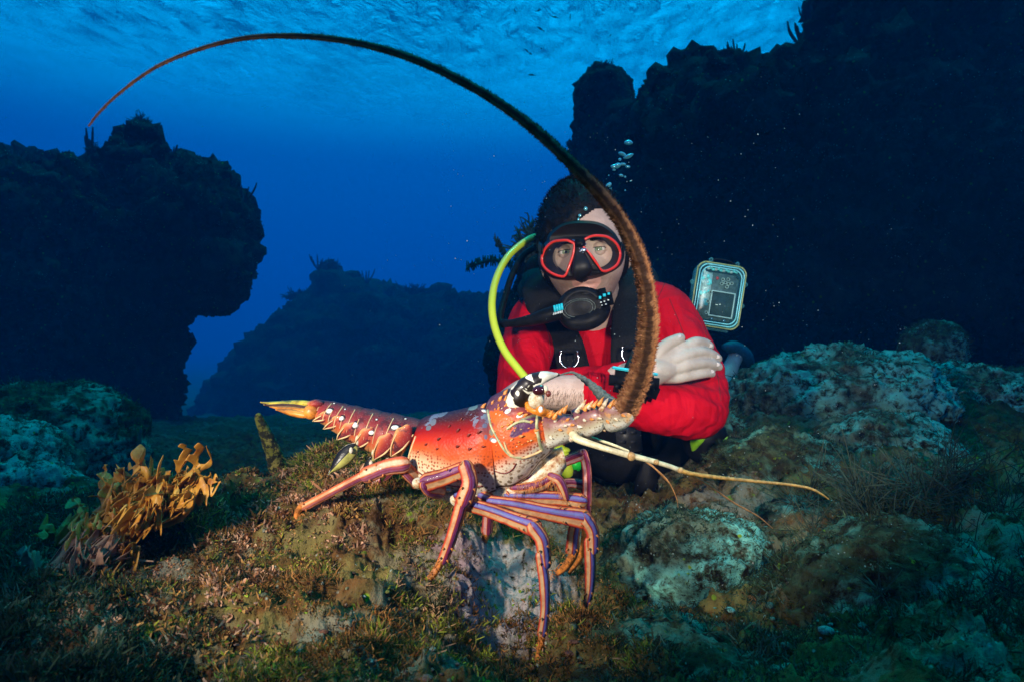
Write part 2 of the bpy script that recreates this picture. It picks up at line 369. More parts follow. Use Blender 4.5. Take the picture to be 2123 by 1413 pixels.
def reef(name, outline, Y, thick, n, rmin, rmax, voxel, label, seed, mat=None, lean=0.0, amp=None):
    rg = np.random.default_rng(seed); px = np.array(outline, float); w2 = np.stack([(px[:, 0]-1061.5)/FPX*Y, -(px[:, 1]-706.5)/FPX*Y], 1)
    lo, hi = w2.min(0), w2.max(0); sp = []; tries = 0
    pts = lo+(hi-lo)*rg.random((n*40, 2)); d, ins = poly_dist(w2, pts); ok = ins & (d > rmin*.8); pts, d = pts[ok], d[ok]
    # large cores first, then small ones that hug the outline
    order = np.argsort(-d*rg.uniform(.7, 1.3, len(d))); core = order[:n//5]
    rim = np.where(d < rmax*.9)[0]; rim = rim[rg.permutation(len(rim))[:n-n//5]]; mid = rg.permutation(len(d))[:n//3]
    for i in np.concatenate([core, rim, mid]):
        r = float(np.clip(d[i]*rg.uniform(.85, 1.05), rmin, rmax)); dep = rg.uniform(-1, 1)*min(thick, .5*thick+d[i]*.6)
        yy = Y+dep+lean*max(0, pts[i, 1]); sc = yy/Y
        sp.append(((pts[i, 0]*sc, yy, pts[i, 1]*sc), r*sc, rg.uniform(.85, 1.15, 3)))
    org = (float(w2[:, 0].mean()), Y, float(lo[1]))
    o = blob_mesh(name, [(tuple(np.array(c)), r, s) for c, r, s in sp], voxel, mat or M_dark, org, amp or [(2.0, .17, False), (5, .17, True), (13, .09, True), (30, .035, False)], seed)
    tag(o, label, 'reef'); return o
left_outline = [(-500,330),(-200,300),(-60,340),(30,320),(45,345),(90,335),(115,320),(140,350),(175,345),(185,290),(197,285),(210,330),(240,315),(262,270),(280,240),(292,228),(302,255),(318,270),(327,315),(340,345),(360,320),(375,345),(440,345),(455,345),(462,380),(490,405),(508,440),(513,500),(515,560),(500,600),(470,628),(420,648),(372,650),(357,665),(362,720),(355,800),(350,960),(-500,960)]
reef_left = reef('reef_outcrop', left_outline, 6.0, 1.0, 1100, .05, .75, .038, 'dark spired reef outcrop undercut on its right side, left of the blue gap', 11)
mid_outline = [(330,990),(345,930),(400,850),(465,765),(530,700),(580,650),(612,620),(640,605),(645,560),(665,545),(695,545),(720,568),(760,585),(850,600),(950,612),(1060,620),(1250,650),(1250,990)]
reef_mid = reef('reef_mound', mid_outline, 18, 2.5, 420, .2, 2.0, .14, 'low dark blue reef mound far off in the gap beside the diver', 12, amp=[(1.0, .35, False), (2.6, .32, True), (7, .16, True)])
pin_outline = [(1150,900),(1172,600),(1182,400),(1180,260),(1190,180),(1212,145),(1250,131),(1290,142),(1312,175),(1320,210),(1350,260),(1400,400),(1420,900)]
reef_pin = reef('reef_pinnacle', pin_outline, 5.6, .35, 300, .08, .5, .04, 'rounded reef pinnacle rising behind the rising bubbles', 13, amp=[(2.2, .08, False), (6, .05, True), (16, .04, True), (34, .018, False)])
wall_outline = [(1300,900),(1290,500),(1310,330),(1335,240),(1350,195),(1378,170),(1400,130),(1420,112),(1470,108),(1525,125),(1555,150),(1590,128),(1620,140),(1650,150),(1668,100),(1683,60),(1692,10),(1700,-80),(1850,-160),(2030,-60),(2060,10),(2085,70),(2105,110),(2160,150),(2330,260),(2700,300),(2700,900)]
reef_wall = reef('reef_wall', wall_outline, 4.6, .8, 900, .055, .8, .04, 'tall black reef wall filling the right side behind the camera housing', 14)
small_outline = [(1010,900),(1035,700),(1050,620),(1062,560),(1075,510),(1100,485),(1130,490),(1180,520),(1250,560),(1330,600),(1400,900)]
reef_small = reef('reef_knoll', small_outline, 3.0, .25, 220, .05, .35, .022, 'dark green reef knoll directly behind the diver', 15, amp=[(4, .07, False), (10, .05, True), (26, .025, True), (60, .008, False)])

# ---- boulders and rocks standing on the seabed
def boulder(name, px, py, Y, rad, label, mat, seed, res=5, sink=.35, amps=((3, .22), (9, .10), (26, .045)), grp='boulders on the reef slope'):
    v, f = ICO[res]; c = P(px, py, Y); rad = np.array(rad); org = (c.x, c.y, c.z-rad[2]*sink)
    p = v*rad; 
    for s, a in amps:
        k = fbm(p/rad.mean()+seed*3.7, s*.55, 4, .55, seed, s > 5); p = p+v*rad.mean()*(k*a)[:, None]
    o = fastmesh(name, p+np.array(tuple(c)), f, mat, None, org); tag(o, label, 'rock', grp); return o
boulder('reef_boulder', 1425, 1220, .80, (.105, .09, .085), 'pale crusted boulder in the near foreground below the curling feelers', M_teal, 3, 6)
boulder('reef_boulder', 1555, 1235, .84, (.085, .08, .065), 'darker half of the twin boulder, right of the pale crusted one', M_bould, 4, 6)
boulder('reef_boulder', 1610, 1010, 1.18, (.13, .12, .09), 'mossy brown boulder just below the lime striped fin', M_bould, 5, 6)
boulder('reef_boulder', 1740, 850, 1.75, (.26, .22, .15), 'broad pale teal topped boulder right of the red elbow', M_teal, 6, 6)
boulder('reef_boulder', 1935, 725, 2.5, (.11, .10, .10), 'small round knob of rock on the skyline of the slope', M_bould, 8, 5)
boulder('reef_boulder', 2010, 850, 1.9, (.17, .15, .11), 'dim teal boulder near the right edge under the knob', M_teal, 9, 6)
boulder('reef_boulder', 1830, 960, 1.28, (.13, .12, .09), 'rubble covered boulder above the dark seaweed bush', M_teal, 10, 6)
boulder('reef_boulder', 1690, 1110, .95, (.075, .07, .05), 'whitish streaked rock under the tip of the long feeler', M_teal, 12, 6)
boulder('reef_boulder', 1385, 960, 1.62, (.20, .12, .17), 'brown shadowed rock under the diver between feeler and lobster', M_bould, 13, 6)
boulder('reef_boulder', 110, 930, 1.75, (.20, .18, .17), 'dark green rock mound at the left edge behind the seaweed', M_bould, 14, 6)
boulder('reef_boulder', -30, 1010, 1.35, (.17, .15, .13), 'dim green rock cut off by the left edge', M_teal, 15, 6)
boulder('reef_boulder', 705, 1035, .78, (.062, .06, .055), 'algae coated brown lump under the raised tail', M_bed, 17, 6, amps=((3, .2), (9, .14), (26, .08)))
boulder('reef_boulder', 1400, 1470, .52, (.12, .09, .05), 'dark grey rock along the bottom edge right of the longest leg', M_bould, 18, 6)
boulder('reef_boulder', 1830, 1260, .66, (.11, .10, .07), 'dark weedy rock at the lower right with a pale ridge', M_bould, 19, 6)

# ---- soft corals on the skylines
M_gorg = plain('soft_coral', (.02, .035, .045), .9, .4, 30)
M_gorg2 = plain('green_soft_coral', (.06, .10, .06), .9, .4, 60)
def sea_rods(base, h, n, spread, r, label, mat=M_gorg, seed=0, name='soft_coral'):
    rg = random.Random(seed); mb = MB(); b = Vector(base)
    for i in range(n):
        a = rg.uniform(-1, 1)*spread; c = rg.uniform(-.5, .5)*spread; hh = h*rg.uniform(.55, 1)
        p1 = b+Vector((math.sin(a)*hh*.35, c*hh*.3, hh*.35)); p2 = p1+Vector((math.sin(a)*hh*.3, c*hh*.2, hh*.4)); p3 = p2+Vector((math.sin(a)*hh*.1, 0, hh*.3))
        mb.tube([b, p1, p2, p3], [r, r*.9, r*.8, r*.5], n=9, seg=6)
    return tag(mb.build(name, mat, origin=tuple(b)), label, 'soft coral', 'soft corals on the reef skyline')
sea_rods(P(1668, 105, 4.5), .22, 12, 1.0, .010, 'spiky soft coral on the ledge left of the tall wall', seed=1)
sea_rods(P(1682, 60, 4.4), .16, 8, .9, .008, 'small soft coral sprouting above the spiky ledge', seed=2)
sea_rods(P(1528, 128, 4.4), .13, 9, 1.0, .008, 'short branching soft coral on the middle shoulder of the wall', seed=3)
sea_rods(P(1352, 200, 4.6), .12, 7, .8, .008, 'tiny soft coral in the notch beside the pinnacle', seed=4)
sea_rods(P(1345, 220, 4.5), .09, 5, 1, .007, 'smallest soft coral at the foot of the notch', seed=5)
sea_rods(P(355, 335, 5.9), .14, 8, 1.2, .010, 'bushy soft coral on the right shoulder of the spired reef', seed=6)
sea_rods(P(190, 330, 5.9), .26, 7, .5, .014, 'upright soft coral left of the tallest spire', seed=7)
sea_rods(P(505, 425, 5.8), .20, 9, 1.6, .010, 'soft coral leaning out from the right flank of the spired reef', seed=8)
sea_rods(P(520, 535, 5.8), .16, 6, 1.8, .012, 'soft coral jutting into the blue gap from the overhang', seed=9)
sea_rods(P(35, 345, 6), .14, 8, 1, .012, 'soft coral near the left edge of the spired reef', seed=10)
sea_rods(P(125, 345, 6), .13, 8, 1.2, .012, 'soft coral between the left edge and the spires', seed=17)
sea_rods(P(660, 560, 17.5), .4, 10, 1.2, .018, 'soft coral crowning the far mound', seed=11)
sea_rods(P(760, 590, 17.5), .4, 8, 1.2, .018, 'soft coral low on the far mound', seed=12)

# bushy and frond corals right behind the diver
def bushy(name, base, rad, n, label, cat, mat, seed, size, up=.4, grp=None, twigs=6, fuzz=0.0, short=1.0):
    """a bush of thin branching stems with small leaves"""
    rg = np.random.default_rng(seed); mb = MB(); b = np.array(tuple(base)); rad = np.array(rad)
    for i in range(n):
        b = np.array(tuple(base))+rg.normal(size=3)*rad*fuzz*np.array((1, 1, .5)); d = rg.normal(size=3); d /= np.linalg.norm(d); d[2] = abs(d[2])*(1-up)+up*rg.random(); d /= np.linalg.norm(d)
        L = rg.uniform(.5, 1.0)*short; e = b+d*rad*L; k = b+d*rad*L*.5+rg.normal(size=3)*rad*.10
        mb.tube([b+rg.normal(size=3)*rad*.12, k, e], [size*.8, size*.6, size*.35], n=5, seg=4, round_ends=False)
        for j in range(twigs):
            f = rg.uniform(.25, 1); s0 = b+(e-b)*f+rg.normal(size=3)*rad*.03; s1 = s0+(d+rg.normal(size=3)*.8)*rad.mean()*.22
            mb.tube([s0, (s0+s1)/2+rg.normal(size=3)*size, s1], [size*.5, size*.55, size*.2], n=4, seg=4, round_ends=False)
    return tag(mb.build(name, mat, origin=tuple(base)), label, cat, grp)
for (bx, by, bY, w_, h_, lb) in [(292,262,5.9,.10,.20,'tall ragged soft coral crowning the highest spire of the left reef'),(196,318,5.8,.09,.16,'ragged soft coral on the lower spire of the left reef'),(448,352,5.8,.13,.12,'low bushy soft coral on the flat right shoulder of the left reef'),
      (250,318,5.8,.12,.10,'low bushy soft coral in the saddle between the two spires'),(512,470,5.7,.14,.14,'bushy soft coral on the outer flank of the left reef'),(60,335,5.8,.16,.10,'bushy soft coral at the far left of the skyline'),(508,570,5.8,.12,.10,'bushy soft coral under the overhang of the left reef'),
      (1410,124,4.5,.10,.07,'low bushy coral on the left shoulder of the tall wall'),(1500,118,4.5,.14,.06,'low bushy coral along the middle shoulder of the wall'),(1592,132,4.4,.12,.07,'low bushy coral in the dip of the wall top'),(1672,90,4.4,.10,.10,'bushy coral on the steep edge of the wall top'),(2085,95,4.6,.14,.12,'bushy coral on the right slope of the wall'),(1250,138,5.5,.15,.05,'thin coral crust on the pinnacle top'),(1186,300,5.5,.05,.10,'small coral on the left side of the pinnacle'),
      (1345,205,4.5,.10,.08,'bushy coral filling the notch by the pinnacle'),(680,560,17.5,.45,.45,'bushy coral on the crest of the far mound'),(620,615,17.5,.5,.3,'bushy coral on the left slope of the far mound'),(850,605,17.5,.7,.25,'low coral along the top of the far mound')]:
    bushy('soft_coral', P(bx, by+5, bY), (w_*.8, w_*.6, h_*.8), 60, lb, 'soft coral', M_gorg, int(bx), .006*bY/5, .35, 'soft corals on the reef skyline')
bushy('soft_coral', P(1105, 530, 2.7), (.10, .09, .14), 70, 'feathery dark green soft coral behind the diver and yellow hose', 'soft coral', M_gorg2, 31, .006)
def frond(p0, p1, p2, label, seed):
    rg = random.Random(seed); mb = MB(); c = cr([p0, p1, p2], 26)
    mb.tube(c[::3], [.006]*len(c[::3]), n=26, seg=6)
    for q in c:
        for k in range(5):
            a = rg.uniform(0, 6.28); e = q+np.array((math.cos(a)*.3, rg.uniform(-.6, .6), math.sin(a)))*.022
            mb.tube([q, e], [.003, .0014], n=3, seg=4, round_ends=False)
    tag(mb.build('sea_plume', M_gorg2, origin=tuple(p0)), label, 'sea plume', 'sea plumes behind the diver')
frond(P(1062, 545, 2.4), P(1020, 540, 2.4), P(968, 553, 2.4), 'feathery sea plume reaching left from behind the yellow hose', 1)
frond(P(1060, 550, 2.5), P(1042, 520, 2.5), P(1027, 496, 2.5), 'shorter sea plume pointing up and left beside the yellow hose', 2)

# ---- low turf and algae growing on everything near (nobody could count it)
def surf_pts(n, xr, yr, rg, dens=None):
    x = rg.uniform(*xr, n); y = rg.uniform(*yr, n)
    if dens is not None:
        k = dens(x, y) > rg.random(n); x, y = x[k], y[k]
    return np.stack([x, y, bed(x, y)], 1)
def px_pts(n, pxr, Yr, rg, patch=None):
    """points on the seabed inside the wedge seen between two photo columns"""
    Y = np.exp(rg.uniform(np.log(Yr[0]), np.log(Yr[1]), n)); px = rg.uniform(*pxr, n); x = (px-1061.5)/FPX*Y
    if patch is not None:
        k = fbm(np.stack([x, Y, x*0], 1), patch[0], 3, .6, patch[2]) > patch[1]+rg.normal(size=n)*.08; x, Y = x[k], Y[k]
    return np.stack([x, Y, bed(x, Y)-.001], 1)
def mesh_pts(o, n, rg, upmin=-.2):
    v, nn = getvn(o.data); v = v+np.array(o.location); k = np.where(nn[:, 2] > upmin)[0]; k = k[rg.integers(0, len(k), n)]; return v[k], nn[k]
def tint_mat(name, rough=.7, trans=.0):
    m, t, o = new_mat(name); a = t.node('ShaderNodeAttribute', attribute_name='tint')
    b = t.node('ShaderNodeBsdfPrincipled', {'Base Color': a.outputs['Color'], 'Roughness': rough, 'Specular IOR Level': .25})
    tl = t.node('ShaderNodeBsdfTranslucent', {'Color': a.outputs['Color']})
    t.l.new(t.node('ShaderNodeMixShader', {0: .25, 1: b.outputs[0], 2: tl.outputs[0]}).outputs[0], o.inputs[0]); return m
M_tuft = tint_mat('turf_algae')
def tufts(name, pts, nrm, cols, L, W, nb, rg, label, spread=.8, sclump=1.0):
    """nb ribbons per point, each two quads long; cols (k,3) picked by a noise patch"""
    n = len(pts); base = np.repeat(pts, nb, 0); N = np.repeat(nrm if nrm is not None else np.tile((0, 0, 1.), (n, 1)), nb, 0); m = len(base)
    d = N+rg.normal(size=(m, 3))*spread; d /= np.linalg.norm(d, axis=1)[:, None]; d[:, 2] = np.abs(d[:, 2])*.8+.1
    base = base+rg.normal(size=(m, 3))*L*.35*sclump*np.array((1, 1, .25))
    s = np.cross(d, rg.normal(size=(m, 3))); s /= np.linalg.norm(s, axis=1)[:, None]
    cs = np.clip(1+1.3*fbm(base, 22, 2, .6, 12), .35, 1.9)[:, None]; l = L*cs*rg.uniform(.4, 1.1, m)[:, None]; wd = W*rg.uniform(.5, 1.3, m)[:, None]; cv = rg.normal(size=(m, 3))*.45
    p1 = base+d*l*.55; p2 = p1+(d+cv)*l*.5
    v = np.stack([base-s*wd*.5, base+s*wd*.5, p1+s*wd, p1-s*wd, p2+s*wd*.45, p2-s*wd*.45], 1).reshape(-1, 3)
    i = np.arange(m)[:, None]*6; q = np.concatenate([i+[0, 1, 2, 3], i+[3, 2, 4, 5]])
    cn = fbm(base, 34, 3, .6, 5)*.75+.5+rg.normal(size=m)*.09; idx = np.clip((cn*len(cols)).astype(int), 0, len(cols)-1)
    c = np.array(cols)[idx]*rg.uniform(.5, 1.35, m)[:, None]*(1+.7*fbm(base, 60, 2, .6, 8))[:, None]; c = np.clip(c, 0, .9); c4 = np.concatenate([c, np.ones((m, 1))], 1)
    o = fastmesh(name, v, q, M_tuft, attr=np.repeat(c4, 6, 0), smooth=False); tag(o, label, kind='stuff'); return o
brown = [(.08, .032, .008), (.28, .10, .02), (.13, .075, .016), (.42, .19, .05), (.11, .12, .016), (.27, .29, .025), (.50, .28, .14), (.04, .05, .012)]
green = [(.015, .035, .02), (.03, .06, .03), (.05, .09, .04), (.04, .05, .02), (.10, .16, .10)]
rg = np.random.default_rng(5)
p = px_pts(30000, (120, 1350), (.40, .90), rg, (9, .05, 51)); p = p[np.hypot(p[:, 0]-P(1070,1170,.64).x, p[:, 1]-.64) > rg.uniform(.03, .09, len(p))]; tufts('turf_algae', p, None, brown, .0060, .00050, 7, rg, 'fine brown and olive turf over the foreground rock')
p = px_pts(5200, (60, 760), (.40, .90), rg, (9, .06, 52)); tufts('leafy_algae', p, None, [(.42, .18, .08), (.62, .34, .20), (.16, .06, .02), (.50, .26, .07), (.34, .36, .03)], .0068, .0010, 12, rg, 'small pinkish and brown leafy algae in patches on the foreground rock', 1.0)
p = px_pts(900, (500, 1400), (.42, .85), rg, (10, .05, 53)); tufts('green_leaf_algae', p, None, [(.20, .34, .02), (.32, .42, .03)], .0038, .0014, 3, rg, 'scattered bright yellow green leaf algae on the foreground rock', 1.0)
p = px_pts(14000, (-250, 420), (.36, 1.0), rg, (7, -.1, 54)); tufts('dark_turf', p, None, green, .009, .0007, 7, rg, 'dark green turf in the lower left corner')
p = px_pts(17000, (1250, 2350), (.40, 1.5), rg, (7, -.02, 55)); tufts('olive_turf', p, None, green+[(.10, .07, .03)], .0075, .0006, 7, rg, 'dark olive turf over the right hand slope')
for o_ in [q for q in COL.objects if q.name.startswith('reef_boulder')]:
    sz = max(o_.dimensions); nn_ = 1500 if o_.location[1] < 1.4 else 700
    if 'under the raised tail' in o_['label']: nn_ = 5200
    v_, n_ = mesh_pts(o_, nn_, rg, -.1); kk_ = fbm(v_, 14, 3, .6, 60) > (-.6 if nn_ > 5000 else -.02); v_, n_ = v_[kk_], n_[kk_]
    tp = tufts('turf', v_, n_, (brown+[(.14, .16, .02)]*3) if nn_ > 5000 else green+[(.10, .07, .035)], .0065 if o_.location[1] < 1.4 else .012, .0006 if o_.location[1] < 1.4 else .0014, 5, rg, None)
    tp.parent = o_; tp.location = -o_.location; tp['kind'] = 'stuff'

# small crusty nodules between the turf
def nodules(name, pxr, n, r0, cols, patch, label):
    p = px_pts(n, pxr, (.42, .95), rg, patch); n = len(p); v0, f0 = ICO[2]; s = (rg.random(n)**2.2*r0+.0012)
    V = v0[None]*s[:, None, None]*rg.uniform(.7, 1.5, (n, 1, 3))*np.array((1, 1, .5)); V = V*(1+.5*fbm(V.reshape(-1, 3)*1.0+np.repeat(p*3, len(v0), 0), 260, 3, .6, 3)).reshape(n, -1, 1)+p[:, None]+np.array((0, 0, .001))
    c = np.array(cols)[rg.integers(0, len(cols), n)]*rg.uniform(.5, 1.3, (n, 1)); c4 = np.concatenate([c, np.ones((n, 1))], 1)
    o = fastmesh(name, V.reshape(-1, 3), (f0[None]+np.arange(n)[:, None, None]*len(v0)).reshape(-1, 3), M_nod, attr=np.repeat(c4, len(v0), 0)); tag(o, label, kind='stuff')
m, t, o = new_mat('nodule'); a = t.node('ShaderNodeAttribute', attribute_name='tint').outputs['Color']; co = objco(t); n = t.noise(co, 420, 4, .65)
M_nod = finish(m, t, o, t.mix(t.step(n, .35, .6), t.mix(1.0, a, (.35, .30, .25), 'MULTIPLY'), a), .85, n, .8, .002)
nodules('coralline_nodules', (150, 1350), 1300, .0026, [(.34, .20, .14), (.40, .28, .18), (.22, .22, .10), (.36, .37, .27), (.16, .06, .03), (.22, .24, .04)], (11, .05, 91), 'small pinkish and cream crusts scattered over the foreground rock')
nodules('coralline_nodules', (1200, 2150), 900, .0036, [(.12, .28, .20), (.07, .14, .09), (.22, .40, .32)], (9, .1, 92), 'pale green crusts scattered over the right hand rocks')

# ---- bush of dark seaweed at the right
M_weed = plain('dark_seaweed', (.028, .045, .022), .8, .5, 50, .2, .001)
bushy('seaweed_bush', P(1960, 1150, .80), (.13, .11, .115), 420, 'large dark feathery seaweed bush at the right of the foreground', 'seaweed', M_weed, 71, .0011, .2, None, 16, .55, .42)
bushy('seaweed_bush', P(1760, 1230, .70), (.06, .05, .05), 110, 'smaller dark seaweed tuft left of the large bush', 'seaweed', M_weed, 72, .0009, .2, None, 14, .55, .45)
bushy('seaweed_bush', P(2110, 1330, .55), (.07, .05, .06), 110, 'dark seaweed tuft in the lower right corner', 'seaweed', M_weed, 73, .0009, .2, None, 14, .55, .45)

# ---- ruffled golden brown alga
M_golden = None
m, t, o = new_mat('golden_alga'); co = objco(t); n = t.noise(co, 70, 5, .6)
c = t.ramp(n, [(.3, (.34, .10, .012)), (.5, (.62, .28, .03)), (.7, (.74, .46, .09))])
b = t.node('ShaderNodeBsdfPrincipled', {'Base Color': c, 'Roughness': .45}); tl = t.node('ShaderNodeBsdfTranslucent', {0: c})
bn = t.node('ShaderNodeBump', {'Height': t.noise(co, 260, 4), 'Strength': .3, 'Distance': .002}); t.l.new(bn.outputs[0], b.inputs['Normal'])
t.l.new(t.node('ShaderNodeMixShader', {0: .3, 1: b.outputs[0], 2: tl.outputs[0]}).outputs[0], o.inputs[0]); M_golden = m
def blade(mb, base, tip, w0, seed, side=(1, 0, 0), curl=.012):
    """a ruffled, forked and holed leaf with real thickness"""
    rg = np.random.default_rng(seed); nu, nv = 34, 17; b, e = np.array(tuple(base)), np.array(tuple(tip)); ax = e-b; L = np.linalg.norm(ax); side = np.array(side, float)
    side -= ax*(side@ax)/(L*L); side /= np.linalg.norm(side); dep = np.cross(ax/L, side); off = rg.random(3)*9
    U, S = np.meshgrid(np.linspace(0, 1, nu), np.linspace(-1, 1, nv), indexing='ij'); nz_ = lambda x, y, z: vnoise(np.stack([x+0*U, y+0*U, z+0*U], -1))
    wd = w0*(.25+np.sin(np.minimum(1, U*1.15)*1.9)**.8); uu = U*(1+.28*nz_(off[0]+S*2.2, off[1], 0)*(U > .3))
    sh = S*wd+nz_(U*6+off[0], S, 5)*w0*.22; dp = nz_(off[2]+U*4, S*3, 1)*curl*(.3+np.abs(S)*1.6)+np.sin(U*2+off[1])*.25*curl
    G = b+ax*uu[..., None]+side*sh[..., None]+dep*dp[..., None]
    keep = ~((nz_(U*5.5+off[2], S*2.8+off[0], 3) > .46) & (U > .3)) & ~((U > .70) & (nz_(off[1]*3+U*2, S*4.0, 7) > .12))
    v = G.reshape(-1, 3); Q = keep[:-1, :-1] & keep[1:, 1:] & keep[:-1, 1:] & keep[1:, :-1]; C = np.zeros_like(Q); C[0] = Q[0]
    for _ in range(60):      # keep only what still hangs on to the stalk
        D_ = C.copy(); D_[1:] |= C[:-1]; D_[:-1] |= C[1:]; D_[:, 1:] |= C[:, :-1]; D_[:, :-1] |= C[:, 1:]; C = D_ & Q
    f = [(a*nv+c_, a*nv+c_+1, (a+1)*nv+c_+1, (a+1)*nv+c_) for a, c_ in zip(*np.nonzero(C))]
    mb.add(v, f)
def alga(name, spec, base, label, w0, seed, mat=M_golden):
    r_ = root(name, tuple(base), label, 'seaweed', 'golden brown algae on the foreground rock'); rs = random.Random(seed); big = list(spec)
    for q in range(len(big)*5):
        b0, t0, w0_ = rs.choice(big); d0 = Vector((rs.uniform(-1, 1)*.016, rs.uniform(-1.2, .5)*.016, rs.uniform(-.5, .3)*.012)); f0 = rs.uniform(.35, .85); spec = spec+[(b0.lerp(t0, rs.uniform(0, .45))+d0, b0.lerp(t0, f0)+d0*1.6+Vector((rs.uniform(-1, 1)*.010, -.004, rs.uniform(0, .012))), w0_*rs.uniform(.4, .8))]
    for i, (bp, tp, w_) in enumerate(spec):
        mb = MB(); blade(mb, bp, tp, w_*w0, seed+i, (1, .5*math.sin(i*2.1), 0)); o = mb.build('blade', mat, r_)
        sd_ = o.modifiers.new('t', 'SOLIDIFY'); sd_.thickness = .0006; ss = o.modifiers.new('s', 'SUBSURF'); ss.levels = 1; ss.render_levels = 1
    return r_
aY = .62
alga('golden_alga', [(P(300,1075,aY), P(292,935,aY), 1.3), (P(310,1070,aY), P(325,938,aY-.01), 1.2), (P(300,1060,aY-.02), P(260,950,aY), 1.1), (P(330,1060,aY-.02), P(345,990,aY-.03), 1.5),
  (P(330,1060,aY), P(395,975,aY+.01), 1.3), (P(350,1040,aY), P(425,935,aY), .8), (P(370,1010,aY), P(442,992,aY+.01), .5), (P(290,1080,aY-.03), P(250,1010,aY-.03), 1.2), (P(300,1095,aY-.04), P(285,1010,aY-.06), 1.2), (P(340,1080,aY-.03), P(380,1015,aY-.04), 1.2)],
  P(310, 1080, aY), 'golden ruffled alga standing on the left of the foreground rock', .0090, 100)
alga('golden_alga', [(P(245,1120,aY-.02), P(225,1030,aY-.02), 1.1), (P(235,1120,aY-.02), P(188,1045,aY), 1), (P(250,1110,aY-.03), P(262,1040,aY-.05), 1), (P(215,1125,aY-.02), P(165,1070,aY-.02), .8), (P(255,1130,aY-.05), P(270,1080,aY-.07), 1)],
  P(235, 1120, aY-.02), 'shorter brown alga just left of the golden ruffled one', .0115, 130)
alga('golden_alga', [(P(175,1175,aY-.06), P(150,1110,aY-.06), 1.2), (P(185,1170,aY-.07), P(195,1100,aY-.08), 1.1), (P(160,1175,aY-.06), P(115,1130,aY-.06), .9)],
  P(172, 1170, aY-.06), 'small pinkish brown alga lowest of the three on the left', .012, 150, plain('pinkish_alga', (.30, .15, .08), .6, .4, 120))
# ---- finger sponge standing behind the rock
m, t, o = new_mat('finger_sponge'); co = objco(t); n = t.noise(co, 120, 5, .7)
c = t.mix(t.step(n, .47, .55), (.02, .02, .006), t.mix(t.step(t.noise(co, 40, 3), .4, .6), (.16, .16, .02), (.30, .25, .06)))
M_sponge = finish(m, t, o, c, .9, n, .8, .004)
mb = MB(); mb.tube([P(598,1050,.80), P(580,980,.79), P(562,925,.775), P(545,885,.765), P(536,862,.76)], [.0135, .0105, .0085, .0062, .0042], n=60, seg=22,
        warp=lambda ring, rr: ring+rr*(.22*fbm(ring, 160, 3, .6, 3))[..., None])
tag(mb.build('finger_sponge', M_sponge, origin=tuple(P(598, 1050, .80))), 'thin yellow green speckled finger sponge leaning left below the tail fan', 'sponge')
mb = MB(); mb.tube([P(290,980,1.6), P(289,930,1.6), P(292,888,1.6)], [.005, .004, .003], n=16, seg=8, warp=lambda ring, rr: ring+rr*(.4*fbm(ring, 90, 2, .6, 3))[..., None])
tag(mb.build('sea_whip', M_gorg2, origin=tuple(P(290, 980, 1.6))), 'thin dark sea whip standing behind the golden alga', 'sea whip')
# ============================================================ THE SPINY LOBSTER
lob = root('spiny_lobster', tuple(P(980, 1120, .63)), 'red and white spotted spiny lobster standing side on with one huge curved feeler', 'lobster')
LC = (.86, .78, .62)
